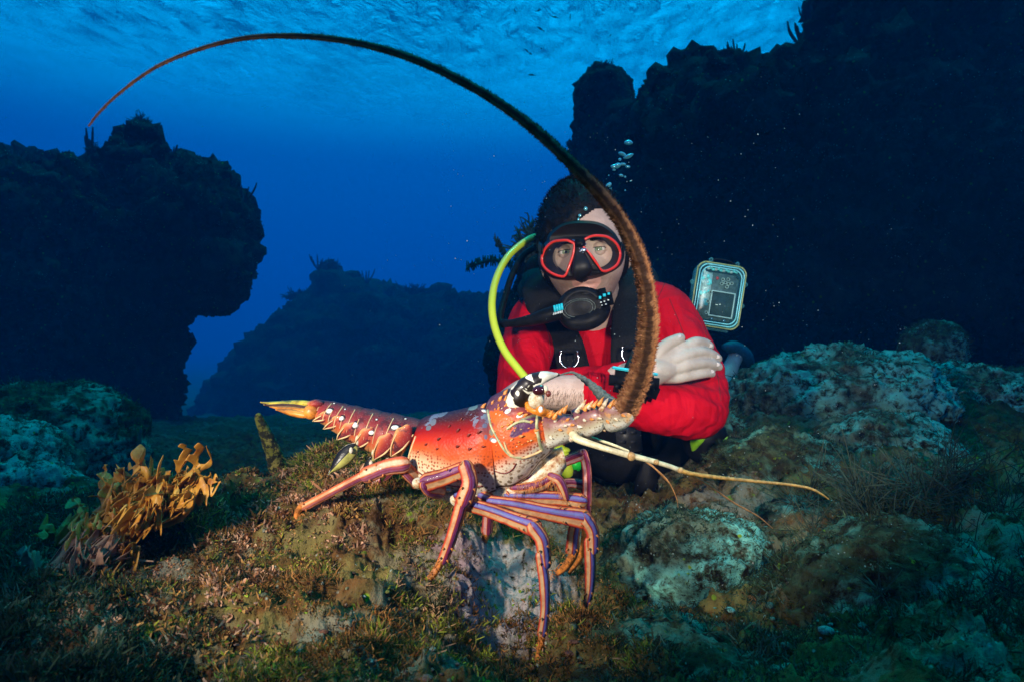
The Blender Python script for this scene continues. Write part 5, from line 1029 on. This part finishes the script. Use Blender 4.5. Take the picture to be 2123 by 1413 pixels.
mb = MB(); mb.tube([P(1210,930,1.38), P(1290,925,1.32), P(1370,905,1.36), P(1430,900,1.44)], [.045, .075, .07, .05], n=30, seg=24, squash=.8); mb.tube([P(1250,890,1.30), P(1330,900,1.28)], .045, n=14, seg=18); mb.build('waist', [M_black], vest)
mb = MB(); mb.box(P(1303,905,1.20), (.022, .006, .026), Matrix.Rotation(R(-6), 3, 'Y'))
for i in range(4): mb.box(P(1290+i%2*22, 895+i//2*20, 1.194), (.006, .003, .003), None)
mb.build('buckle', [plain('grey_plastic', (.05, .05, .055), .4, .2, 90)], vest)
def dring(cx, cy, Y, r_px, par, roll=0):
    mb = MB(); r_ = r_px*Y*k; pts = []
    for a in np.linspace(R(-35+roll), R(215+roll), 30): pts.append(P(cx, cy, Y)+Vector((math.cos(-a)*r_, -.002*math.sin(a), math.sin(-a)*r_*1.1)))
    pts = [P(cx+r_px*.9, cy-r_px*.75, Y)]+pts[1:-1]+[P(cx-r_px*.9, cy-r_px*.75, Y)]
    mb.tube(pts+[pts[0]], .0014, n=80, seg=8); mb.box(P(cx, cy-r_px*.8, Y-.001), (r_*.8, .003, .004), None, 1)
    mb.tube([P(cx, cy+r_px, Y), P(cx, cy+r_px*1.6, Y)], .0028, n=8, seg=10)
    return mb.build('d_ring', [M_steel, M_black], par)
dring(1180, 742, 1.172, 19, st1, 5); dring(1307, 733, 1.155, 18, st2, 5)
# -- diving mask
mask = root('diving_mask', tuple(P(1205, 520, 1.10)), 'black two lens diving mask with red frames on the diver face', 'diving mask')
def mY(px, base): return base+.16*((px-1207)/95.0)**2*.30
LL = [(1191,505),(1177,498),(1162,498),(1148,500),(1138,506),(1129,516),(1124,527),(1122,537),(1124,548),(1130,557),(1138,564),(1147,569),(1158,573),(1168,574),(1174,569),(1178,559),(1183,546),(1187,534),(1190,521)]
RL = [(1206,504),(1212,496),(1221,491),(1232,488),(1245,488),(1258,490),(1269,496),(1278,504),(1284,514),(1287,524),(1286,535),(1282,546),(1275,554),(1265,560),(1255,563),(1247,561),(1240,551),(1230,537),(1219,522),(1210,513)]
SK = [(1135,500),(1138,488),(1148,477),(1160,468),(1175,462),(1192,459),(1210,459),(1228,460),(1245,464),(1260,472),(1273,484),(1283,500),(1291,515),(1292,532),(1286,548),(1274,559),(1258,567),(1240,573),(1220,577),(1200,579),(1180,577),(1166,578),(1148,575),(1130,564),(1121,552),(1118,537),(1121,520),(1128,508)]
def loop(pts, Y, off=0.0, sh=0.0, n=72):
    c = cr([(x, y) for x, y in pts+[pts[0]]], n+1)[:-1]; ce = c.mean(0); d = c-ce; L_ = np.linalg.norm(d, axis=1, keepdims=True); c = ce+d*(1+off/L_)
    return np.array([tuple(P(x+sh, y, mY(x, Y))) for x, y in c])
fr_px = 1.088
for L_, nm in ((LL, 'l'), (RL, 'r')):
    mb = MB(); lo = loop(L_, fr_px, -1.5); cl = [tuple(q) for q in lo]
    outer = loop(L_, fr_px, 2.2); outf = loop(L_, fr_px-.006, 1.2); inf = loop(L_, fr_px-.006, -3.0); inn = loop(L_, fr_px, -3.8); inb = loop(L_, fr_px+.006, -3.8)
    n_ = len(outer); VV = np.concatenate([loop(L_, fr_px+.006, 2.2), outer, outf, inf, inn, inb]); F_ = [(r_*n_+i, r_*n_+(i+1) % n_, (r_+1)*n_+(i+1) % n_, (r_+1)*n_+i) for r_ in range(5) for i in range(n_)]
    # thicker rim on the outer and lower sides
    mb.add(VV, F_); fr_o = mb.build('lens_frame', [M_frame], mask)
    m, t, o = new_mat('lens_glass'); g = t.node('ShaderNodeBsdfGlossy', {'Color': (1, 1, 1, 1), 'Roughness': .02}); tr = t.node('ShaderNodeBsdfTransparent', {0: (.98, 1, .99, 1)})
    t.l.new(t.node('ShaderNodeMixShader', {0: .022, 1: tr.outputs[0], 2: g.outputs[0]}).outputs[0], o.inputs[0])
    gl_ = loop(L_, fr_px-.002, -3.4); mb = MB(); ce = gl_.mean(0); mb.add(np.vstack([gl_, ce, gl_+np.array((0, .002, 0)), ce+np.array((0, .002, 0))]), [(n_, i, (i+1) % n_) for i in range(n_)]+[(2*n_+1, n_+1+(i+1) % n_, n_+1+i) for i in range(n_)]); mb.build('lens', [m], fr_o, smooth=False)
    # silicone pocket from the lens back to the skin round the eye
    ec = (1172, 524) if nm == 'l' else (1239, 520)
    a_ = loop(L_, fr_px+.003, -2.0); sm = [((x-ec[0])*.66+ec[0]+(7 if nm == 'l' else -5), (y-ec[1])*.80+ec[1]) for x, y in L_]; b_ = loop(sm, 1.120, 0); mid_ = a_*.5+b_*.5
    mb = MB(); mb.add(np.vstack([a_, mid_, b_]), [(r_*n_+i, r_*n_+(i+1) % n_, (r_+1)*n_+(i+1) % n_, (r_+1)*n_+i) for r_ in range(2) for i in range(n_)]); mb.build('eye_pocket', [M_sil], mask)
so_ = loop(SK, 1.116, 1.5, n=96); sf = loop(SK, 1.103, 0, n=96); h1 = loop(LL, 1.0885, -1.0); h2 = loop(RL, 1.0885, -1.0)
allv = [Vector(q) for q in np.concatenate([loop(SK, 1.088, -4, n=96), h1, h2])]; f2 = [Vector((q.x, q.z, 0)) for q in allv]
tri = tessellate_polygon([f2[:96], f2[96:168], f2[168:240]]); mb = MB()
mb.add([tuple(q) for q in allv], [tuple(q) for q in tri])
rg4 = np.concatenate([loop(SK, 1.150, 3, n=96), so_, sf, loop(SK, 1.088, -4, n=96)]); mb.add(rg4, [(r_*96+i, r_*96+(i+1) % 96, (r_+1)*96+(i+1) % 96, (r_+1)*96+i) for r_ in range(3) for i in range(96)])
# nose pocket
mb.tube([P(1200,506,1.090), P(1202,530,1.087), P(1206,552,1.083), P(1208,565,1.090), P(1211,575,1.104)], [.005, .010, .015, .017, .012], n=34, seg=26, squash=.5)
mb.build('skirt', [M_sil], mask)
mb = MB(); mb.box(P(1203,504,1.082), (.008, .003, .006), Matrix.Rotation(R(-6), 3, 'Y'), 0); mb.ell(P(1209,519,1.084), (.006, .004, .004), 1); mb.tube([P(1188,498,1.090), P(1203,503,1.084), P(1220,492,1.090)], .0014, n=20, seg=8, mat=1)
for i in range(9): mb.ell(P(1205+r2.uniform(-4, 10), 512+r2.uniform(-6, 12), 1.082), (r2.uniform(.0008, .0022),)*3, 1, None, 8, 6)
mb.build('nose_bridge', [M_rub, M_steel], mask)
for sgn, pts in ((1, [(1289,515,1.125),(1296,508,1.19),(1300,500,1.26)]), (-1, [(1124,520,1.125),(1118,512,1.19),(1117,505,1.26)])): mb = MB(); mb.tube([P(*q) for q in pts], [.011, .010, .010], n=20, seg=14, squash=.25, ref=(1, 0, 0)); mb.build('strap', [M_sil], mask)
# -- regulator in the mouth with its hose
reg = root('regulator', tuple(P(1208, 632, 1.07)), 'black breathing regulator held in the mouth with a hose running left', 'regulator')
mb = MB(); Rr = Matrix.Rotation(R(-10), 3, 'Y')
def disc_stack(mb, c, prof, mat=0, seg=40, sx=1.0, rot=None):
    rings = [];
    for r_, d_ in prof:
        a = np.arange(seg)/seg*2*np.pi; rings.append([tuple(Vector(c)+(rot or Matrix.Identity(3))@Vector((math.cos(q)*r_*sx, -d_, math.sin(q)*r_))) for q in a])
    mb.rings(np.array(rings), mat)
disc_stack(mb, P(1204,638,1.08), [(.016, -.03), (.028, -.02), (.0325, -.004), (.033, .006), (.030, .013), (.025, .017), (.0235, .0155), (.010, .018), (.002, .019)], 0, 44, 1.14, Rr)
mb.ell(P(1211,611,1.085), (.022, .022, .011), 0, Rr); mb.tube([P(1210,618,1.085), P(1212,612,1.12)], [.018, .014], n=8, seg=18, squash=.7)
mb.tube([P(1165,655,1.085), P(1185,668,1.07), P(1215,668,1.066), P(1240,655,1.07), P(1252,640,1.078)], [.008, .012, .0135, .014, .012], n=40, seg=20, squash=.8); mb.box(P(1252,622,1.072), (.0135, .014, .0185), Matrix.Rotation(R(-12), 3, 'Y'), bev=.3); mb.tube([P(1238,618,1.08), P(1205,622,1.09)], .014, n=8, seg=16)
rb = mb.build('second_stage', [M_rub], reg)
mb = MB(); c_ = P(1200,640,1.062)
for rr_, yy in ((.0195, -.0005), (.0232, .0008)):
    mb.tube([c_+Rr@Vector((math.cos(q)*rr_*1.12, yy, math.sin(q)*rr_*.66)) for q in np.linspace(0, 2*np.pi, 40)], .0007, n=80, seg=6)
mb.build('cover_ring', [plain('dark_green_rim', (.03, .05, .045), .3, .2, 60)], reg)
mb = MB()
for i, (x, y, w_, h_, mi) in enumerate([(1244,617,4,5,0),(1253,612,5,5,0),(1262,609,4,4,0),(1246,627,3,2,1),(1253,625,2.5,2,1),(1261,622,3,2,1),(1248,633,2,1.5,1),(1256,631,2.5,1.5,1)]): mb.box(P(x, y, 1.052), (w_*1.05*k*.62, .0012, h_*1.05*k*.62), Matrix.Rotation(R(-14), 3, 'Y')@Matrix.Rotation(R(12), 3, 'Y'), mi)
for i in range(4): mb.box(P(1150+i*5,640-i*1.3,1.062), (.0017, .0012, .0052), Matrix.Rotation(R(-8), 3, 'Y'), 0)
for i in range(6): mb.box(P(1148+i*3.4,651-i*.9,1.062), (.0009, .0010, .0019), Matrix.Rotation(R(r2.uniform(-25, 25)), 3, 'Y'), 1)
mb.build('logo', [M_cyan, M_print], reg)
mb = MB(); mb.tube([P(1040,668,1.14), P(1062,670,1.12), P(1100,664,1.10), P(1135,654,1.085), P(1172,644,1.078)], [.0055, .0065, .0095, .0120, .0120], n=60, seg=18)
mb.tube([P(1118,508,1.32), P(1085,530,1.27), P(1062,570,1.22), P(1046,620,1.18), P(1037,655,1.15), P(1041,671,1.135), P(1062,670,1.12)], .0058, n=70, seg=14)
mb.build('hose', [M_rub], reg)
m, t, o = new_mat('yellow_hose'); M_yel = finish(m, t, o, (.58, .72, .04), .35, t.noise(objco(t), 400, 3), .1, .0005, Coat_Weight=.3)
mb = MB(); mb.tube([P(1125,488,1.33), P(1095,497,1.28), P(1055,530,1.22), P(1030,575,1.17), P(1020,625,1.13), P(1025,675,1.11), P(1045,725,1.09), P(1075,765,1.07), P(1102,798,1.055), P(1125,835,1.06)], .0063, n=120, seg=18)
tag(mb.build('air_hose', [M_yel], origin=tuple(P(1030, 600, 1.15))), 'bright yellow green air hose curving round the diver shoulder to the lobster', 'air hose')
# spare regulator bits glimpsed between the lobster legs
oc = root('spare_regulator', tuple(P(1180, 955, 1.2)), 'lime and green spare regulator pieces dangling behind the lobster front leg', 'regulator')
mb = MB(); mb.tube([P(1160,935,1.2), P(1168,950,1.2), P(1175,978,1.2)], [.014, .012, .012], n=14, seg=16); mb.ell(P(1168,932,1.2), (.012, .012, .006)); mb.build('mouthpiece', [M_yel], oc)
mb = MB(); mb.box(P(1192,962,1.21), (.010, .008, .010)); mb.build('clip', [plain('green_clip', (.02, .60, .05), .4, .1, 60)], oc)
mb = MB(); mb.ell(P(1184,978,1.22), (.022, .02, .016)); mb.tube([P(1172,976,1.205), P(1180,992,1.205), P(1190,980,1.205)], .0012, n=14, seg=6, mat=1); mb.build('housing', [M_rub, M_steel], oc)
mb = MB(); mb.tube([P(1345,960,1.2), P(1340,1010,1.2), P(1350,1040,1.2)], [.012, .022, .006], n=20, seg=18, squash=.5); tag(mb.build('gauge', [M_rub], origin=tuple(P(1345, 1000, 1.2))), 'black dive gauge hanging down against the rock below the feeler', 'gauge')
# -- wrist computer
wc = root('dive_computer', tuple(P(1315, 792, .99)), 'black wrist dive computer with a bright cyan edge', 'dive computer')
mb = MB(); mb.box(P(1314,790,.992), (.036, .014, .016), Matrix.Rotation(R(4), 3, 'Y'), bev=.3); mb.box(P(1308,812,1.0), (.026, .014, .014), Matrix.Rotation(R(10), 3, 'Y'), bev=.35); mb.box(P(1340,806,1.005), (.018, .016, .020), Matrix.Rotation(R(24), 3, 'Y'), bev=.35)
for x, y in ((1278,800),(1298,805),(1330,812),(1352,795)): mb.ell(P(x, y, .978), (.004, .003, .004))
mb.build('case', [M_rub], wc)
mb = MB(); mb.box(P(1316,768,.985), (.034, .007, .0022), Matrix.Rotation(R(9), 3, 'Y'), bev=.4); mb.build('display_edge', [plain('cyan_glass', (.05, .62, .75), .15, .1, 60)], wc)
mb = MB(); mb.tube([P(1330,742,1.05), P(1318,780,1.0), P(1322,820,1.03), P(1330,830,1.07)], .020, n=24, seg=14, squash=.2); mb.build('strap', [M_rub], wc)
# -- lime striped fin under the elbow
fin = root('swim_fin', tuple(P(1470, 935, 1.3)), 'black swim fin with lime green stripes under the red elbow', 'swim fin')
mb = MB(); mb.tube([P(1452,895,1.28), P(1465,915,1.28), P(1480,930,1.29), P(1488,940,1.33)], [.040, .044, .036, .02], n=26, seg=26, squash=.7)
fb = mb.build('foot_pocket', [M_rub], fin); bf = bvh_of(fb)
mb = MB(); mb.tube([P(1450,898,1.245), P(1443,915,1.245), P(1438,932,1.26)], [.014, .011, .004], n=18, seg=16, squash=.5)
mb.build('lime_panel', [plain('lime_rubber', (.32, .70, .02), .4, .1, 60)], fin)
mb = MB(); line_on(mb, bf, [(1508,905),(1496,915),(1484,928),(1478,938)], 3.0)
if mb.n: mb.build('lime_piping', [plain('lime_line', (.40, .75, .05), .4, .1, 60)], fin)
# -- camera in its clear housing
cam_t = root('underwater_camera', tuple(P(1485, 615, 1.35)), 'compact camera inside a clear plastic underwater housing behind the right shoulder', 'camera')
CR_ = Matrix.Rotation(R(9), 3, 'Y'); CC = P(1484, 614, 1.34)
def cpnt(x, y, d=0.0): return CC+CR_@Vector((x, -d, y))     # metres in the housing plane, d towards the viewer
def rrect(w_, h_, r_, d_, n=10):
    out = []
    for cx_, cy_, a0 in ((w_-r_, h_-r_, 0), (-w_+r_, h_-r_, 90), (-w_+r_, -h_+r_, 180), (w_-r_, -h_+r_, 270)):
        for i in range(n): a = R(a0+90*i/(n-1)); out.append(tuple(cpnt(cx_+math.cos(a)*r_, cy_+math.sin(a)*r_, d_)))
    return out
m, t, o = new_mat('clear_acrylic'); lw = t.node('ShaderNodeLayerWeight', {'Blend': .35}).outputs['Facing']
pr = t.node('ShaderNodeBsdfPrincipled', {'Base Color': (.25, .80, .85, 1), 'Roughness': .12, 'Specular IOR Level': .8}); tr = t.node('ShaderNodeBsdfTransparent', {0: (.80, .98, .97, 1)})
t.l.new(t.node('ShaderNodeMixShader', {0: t.math('MULTIPLY_ADD', lw, .6, .015), 1: tr.outputs[0], 2: pr.outputs[0]}).outputs[0], o.inputs[0]); M_acr = m
mb = MB(); mb.rings(np.array([rrect(.044, .058, .018, -.03), rrect(.046, .060, .018, -.022), rrect(.046, .060, .018, .004), rrect(.049, .063, .019, .006), rrect(.049, .063, .019, .014), rrect(.044, .058, .017, .018), rrect(.040, .054, .015, .0195)]), 0); mb.build('housing', [M_acr], cam_t)
mb = MB()
for w_, h_, d_, mi in ((.0475, .0615, .016, 0), (.0435, .0575, .019, 1), (.039, .053, .0205, 1)):
    pts = rrect(w_, h_, .017, d_); mb.tube(pts+[pts[0]], .0011 if mi else .0013, n=90, seg=6, mat=mi)
mb.build('seal', [plain('yellow_green_seal', (.36, .44, .16), .3, .2, 60), plain('aqua_edge', (.25, .85, .90), .2, .1, 60)], cam_t)
mb = MB(); mb.box(cpnt(.004, -.002, 0), (.034, .012, .046), CR_, 0, .25); mb.box(cpnt(-.024, .012, .004), (.012, .010, .030), CR_, 2, .2); mb.box(cpnt(-.024, -.016, .006), (.010, .009, .010), CR_, 3, .2)
for i in range(34): mb.ell(cpnt(-.027+r2.uniform(-.009, .009), .016+r2.uniform(-.024, .028), .016), (r2.uniform(.002, .005), .002, r2.uniform(.0015, .005)), r2.choice([2, 4, 5, 5]), Matrix.Rotation(r2.uniform(-1, 1), 3, 'Y'), 8, 6)  # bright silver, white and aqua blobs modelled as glints of the clear housing
for i in range(12): mb.box(cpnt(-.026+i*.005, .050+.0012*math.sin(i*2), .012), (.0035, .003, .0022), CR_, 5 if i % 3 else 4, .3)  # row of bright blocks standing in for highlights along the top
cb = mb.build('camera_body', [plain('grey_camera', (.12, .15, .155), .4, .4, 150), M_rub, plain('silver', (.55, .68, .70), .25, .2, 90), plain('aqua_label', (.06, .42, .55), .4, .2, 60), M_print, plain('aqua_glint', (.20, .85, .92), .25, .3, 300)], cam_t)
mb = MB(); mb.box(cpnt(.010, -.016, .0125), (.0205, .0015, .0235), CR_, 0, .2); mb.build('screen', [plain('lcd', (.04, .055, .065), .12, .3, 60)], cam_t)
mb = MB()
for a, b, c_, d_ in ((-.0125, .008, .0325, .008), (-.0125, -.040, .0325, -.040), (-.0125, .008, -.0125, -.040), (.0325, .008, .0325, -.040)): mb.tube([cpnt(a, b, .0145), cpnt(c_, d_, .0145)], .0012, n=6, seg=8)
mb.build('screen_frame', [plain('light_plastic', (.55, .68, .70), .25, .1, 60)], cam_t)
for (x, y) in ((.004,.032),(.014,.034),(.010,.027),(.016,.025),(.003,.024),(.022,.027),(.014,.019),(-.016,.004),(-.018,-.014),(-.018,-.036)):
    mb = MB(); disc_stack(mb, cpnt(x, y, .014), [(.0036, 0), (.0036, .003), (.0030, .004), (.0028, .002), (.0004, .002)], 0, 16, 1, CR_); mb.ell(cpnt(x, y, .0165), (.0017, .0012, .0017), 1, None, 8, 6); mb.build('button', [plain('clear_button', (.34, .42, .42), .2, .1, 60), M_rub], cam_t)
mb = MB(); mb.ell(cpnt(-.007, .033, .0165), (.0030, .0015, .0034)); b_ = mb.build('record_button', [plain('red_button', (.55, .01, .02), .3, .1, 60)], cam_t)
for x, y in ((-.022, .068), (.030, .067), (.052, .030), (-.052, .02), (.052, -.012), (-.02, -.066)): mb = MB(); mb.box(cpnt(x, y, .006), (.0035, .005, .0045), CR_, 0, .3); mb.build('latch', [M_acr], cam_t)
mb = MB(); mb.tube([cpnt(-.020, .064, .004), cpnt(-.012, .071, .004), (cpnt(.012, .071, .004)), cpnt(.030, .065, .004)], .0016, n=20, seg=6, mat=1); mb.tube([cpnt(-.04, -.066, .008), cpnt(.03, -.066, .008)], .002, n=6, seg=8)
for x in (-.006, .018): mb.ell(cpnt(x, -.047, .016), (.004, .003, .0028), 2)
mb.build('handle', [M_acr, M_rub, M_steel], cam_t)
# ============================================================ bubbles, fish, drifting specks
m, t, o = new_mat('bubble'); lw = t.node('ShaderNodeLayerWeight', {'Blend': .5}).outputs['Facing']
g = t.node('ShaderNodeBsdfGlossy', {'Color': (.5, .95, 1, 1), 'Roughness': .08}); dfu = t.node('ShaderNodeBsdfDiffuse', {'Color': (.25, .95, 1, 1)}); tr = t.node('ShaderNodeBsdfTransparent', {0: (.85, .97, 1, 1)})
gm = t.node('ShaderNodeMixShader', {0: .45, 1: g.outputs[0], 2: dfu.outputs[0]})
t.l.new(t.node('ShaderNodeMixShader', {0: t.math('MULTIPLY_ADD', lw, .5, .6), 1: tr.outputs[0], 2: gm.outputs[0]}).outputs[0], o.inputs[0]); M_bub = m
BUB = [(1303,296,1.35,9,5,.1),(1290,320,1.34,9,4,.3),(1302,325,1.34,11,4,-.4),(1285,331,1.33,3,3,0),(1272,346,1.33,6,4,.2),(1280,344,1.33,9,5,-.2),(1291,341,1.33,6,3,.1),(1301,346,1.33,5,3,.2),(1273,353,1.33,4,2,0),(1288,364,1.32,5,3,.4),(1296,367,1.32,2,2,0),(1307,376,1.32,2.5,1.2,0),
 (1262,384,1.28,7,4,-.7),(1254,398,1.27,3,5,.3),(1214,402,1.16,8,4,.05),(1202,404,1.16,3,2,0),(1213,424,1.13,7,6,.5),(1214,433,1.12,4,4,0),(1202,447,1.11,3,3,0),(1199,455,1.10,2,3,.3),(1262,364,1.3,1.5,1.5,0),(1296,395,1.3,1.5,1.5,0),(1240,410,1.2,1.4,1.4,0),(1266,392,1.27,2.5,2,0)]
names_b = ['curved cap shaped bubble highest in the rising column','wide flat bubble high in the column','crescent bubble just below the topmost ones','tiny bubble between the crescent and the lower cluster','left bubble of the middle cluster','broad bright bubble in the centre of the middle cluster','small bubble right of the broad bright one','rightmost bubble of the middle cluster','small bubble under the left of the middle cluster','lone bubble below the middle cluster','speck sized bubble right of the lone bubble','thin faint bubble right of the feeler','tilted bright bubble beside the feeler above the hair','narrow upright bubble right of the feeler','bright bubble on the dark hair left of the feeler','tiny bubble at the far left on the hair','large curled bubble on the front of the hair','bubble just under the large curled one','small bubble at the hairline','small bubble touching the top of the mask','tiny round bubble left of the lone bubble','tiny round bubble right of the tilted bright one','tiny round bubble on the hair next to the feeler','small bubble under the tilted bright bubble']
for i, (x, y, Y, a, b, an_) in enumerate(BUB):
    mb = MB(); kk = Y/FPX; mb.ell((0, 0, 0), (a*kk, a*kk*.7, b*kk), 0, Matrix.Rotation(an_, 3, 'Y'), 18, 12); v = mb.v[0]; v += (fbm(v*60+i, 3, 2, .5, i)*.25)[:, None]*v
    mb.v[0] = v+np.array(tuple(P(x, y, Y))); tag(mb.build('bubble', [M_bub], origin=tuple(P(x, y, Y))), names_b[i], 'bubble', 'air bubbles rising from the diver')
M_fish = plain('fish', (.02, .06, .11), .5, .3, 60)
def fish_mesh():
    mb = MB(); mb.tube([(-.035, 0, 0), (-.02, 0, .001), (0, 0, .001), (.02, 0, 0), (.034, 0, 0)], [.0015, .007, .009, .006, .002], n=18, seg=12, squash=.45)
    mb.add([(.032, -.0006, 0), (.050, 0, .010), (.045, 0, 0), (.050, 0, -.010), (.032, .0006, 0)], [(0, 1, 2), (0, 2, 3), (4, 2, 1), (4, 3, 2)]); mb.add([(-.008, 0, .008), (.008, 0, .015), (.016, 0, .006)], [(0, 1, 2)]); return mb
fx = [(1150,36),(1182,36),(1117,22),(1120,60),(1092,106),(1122,101),(1100,112),(1298-60,94),(1262-60,52),(1102,156),(1210,20),(1325-60,74),(1068,24),(1236,30)]
first = None
desc = ['left of the pair near the top edge','right of the pair near the top edge','nearly at the top edge left of the pair','under the pair, nose down','lowest but two, over the blue','beside the lower left fish','just below the lower left fish','farthest right, near the pinnacle','right of the pair and lower','lowest, above the arch of the feeler','highest right of the pair','small, between the pair and the pinnacle','leftmost near the top edge','right of the pair close to the bright patch']
for i, (x, y) in enumerate(fx):
    if first is None: first = fish_mesh().build('small_fish', [M_fish], origin=(0, 0, 0)); o_ = first
    else: o_ = first.copy(); COL.objects.link(o_)
    o_.location = P(x, y, 4.2+.1*i); o_.rotation_euler = (0, r2.uniform(-.7, .7), r2.uniform(0, 3.1)); s = r2.uniform(.45, .75); o_.scale = (s, s, s)
    tag(o_, 'tiny dark fish '+desc[i], 'fish', 'tiny fish near the surface')
# drifting specks in the water: one uncountable mass
rg = np.random.default_rng(99); N = 5200; Yd = rg.uniform(.75, 2.4, N)**1.0; px = rg.uniform(-100, 2223, N); py = rg.uniform(150, 1150, N)
kp = (px > 900) | (rg.random(N) < .22); Yd, px, py = Yd[kp], px[kp], py[kp]; N = len(Yd)
C3 = np.stack([(px-1061.5)/FPX*Yd, Yd, -(py-706.5)/FPX*Yd], 1); kp = C3[:, 2] > bed(C3[:, 0], C3[:, 1])+.02; C3 = C3[kp]; N = len(C3)
kp = ~((C3[:, 1] < .70)); C3 = C3[kp]; N = len(C3)
v0 = np.array([(1, 0, 0), (-1, 0, 0), (0, 1, 0), (0, -1, 0), (0, 0, 1), (0, 0, -1)], float); f0 = np.array([(0, 2, 4), (2, 1, 4), (1, 3, 4), (3, 0, 4), (2, 0, 5), (1, 2, 5), (3, 1, 5), (0, 3, 5)])
rad = (rg.random(N)**4*.0009+.00028)*(.6+.4*C3[:, 1]); V = (v0[None]*rad[:, None, None]*rg.uniform(.5, 1.3, (N, 6, 1))+C3[:, None]).reshape(-1, 3); F = (f0[None]+np.arange(N)[:, None, None]*6).reshape(-1, 3)
tag(fastmesh('drifting_specks', V, F, plain('speck', (.30, .36, .36), .7, .2, 10)), 'pale specks of silt drifting in the water', kind='stuff')
# ============================================================ the water itself fades what is far
m, t, o = new_mat('haze')
vol = t.node('ShaderNodeVolumePrincipled', {'Color': (.0, .26, .85, 1), 'Density': .023, 'Anisotropy': .0})
t.l.new(vol.outputs[0], o.inputs['Volume'])
mb = MB(); V8 = [(x, y, z) for x in (-430, 430) for y in (-430, 430) for z in (-6, 9.6)]
mb.add(V8, [(0, 1, 3, 2), (4, 6, 7, 5), (0, 4, 5, 1), (2, 3, 7, 6), (0, 2, 6, 4), (1, 5, 7, 3)])
tag(mb.build('haze', m, smooth=False), kind='stuff')
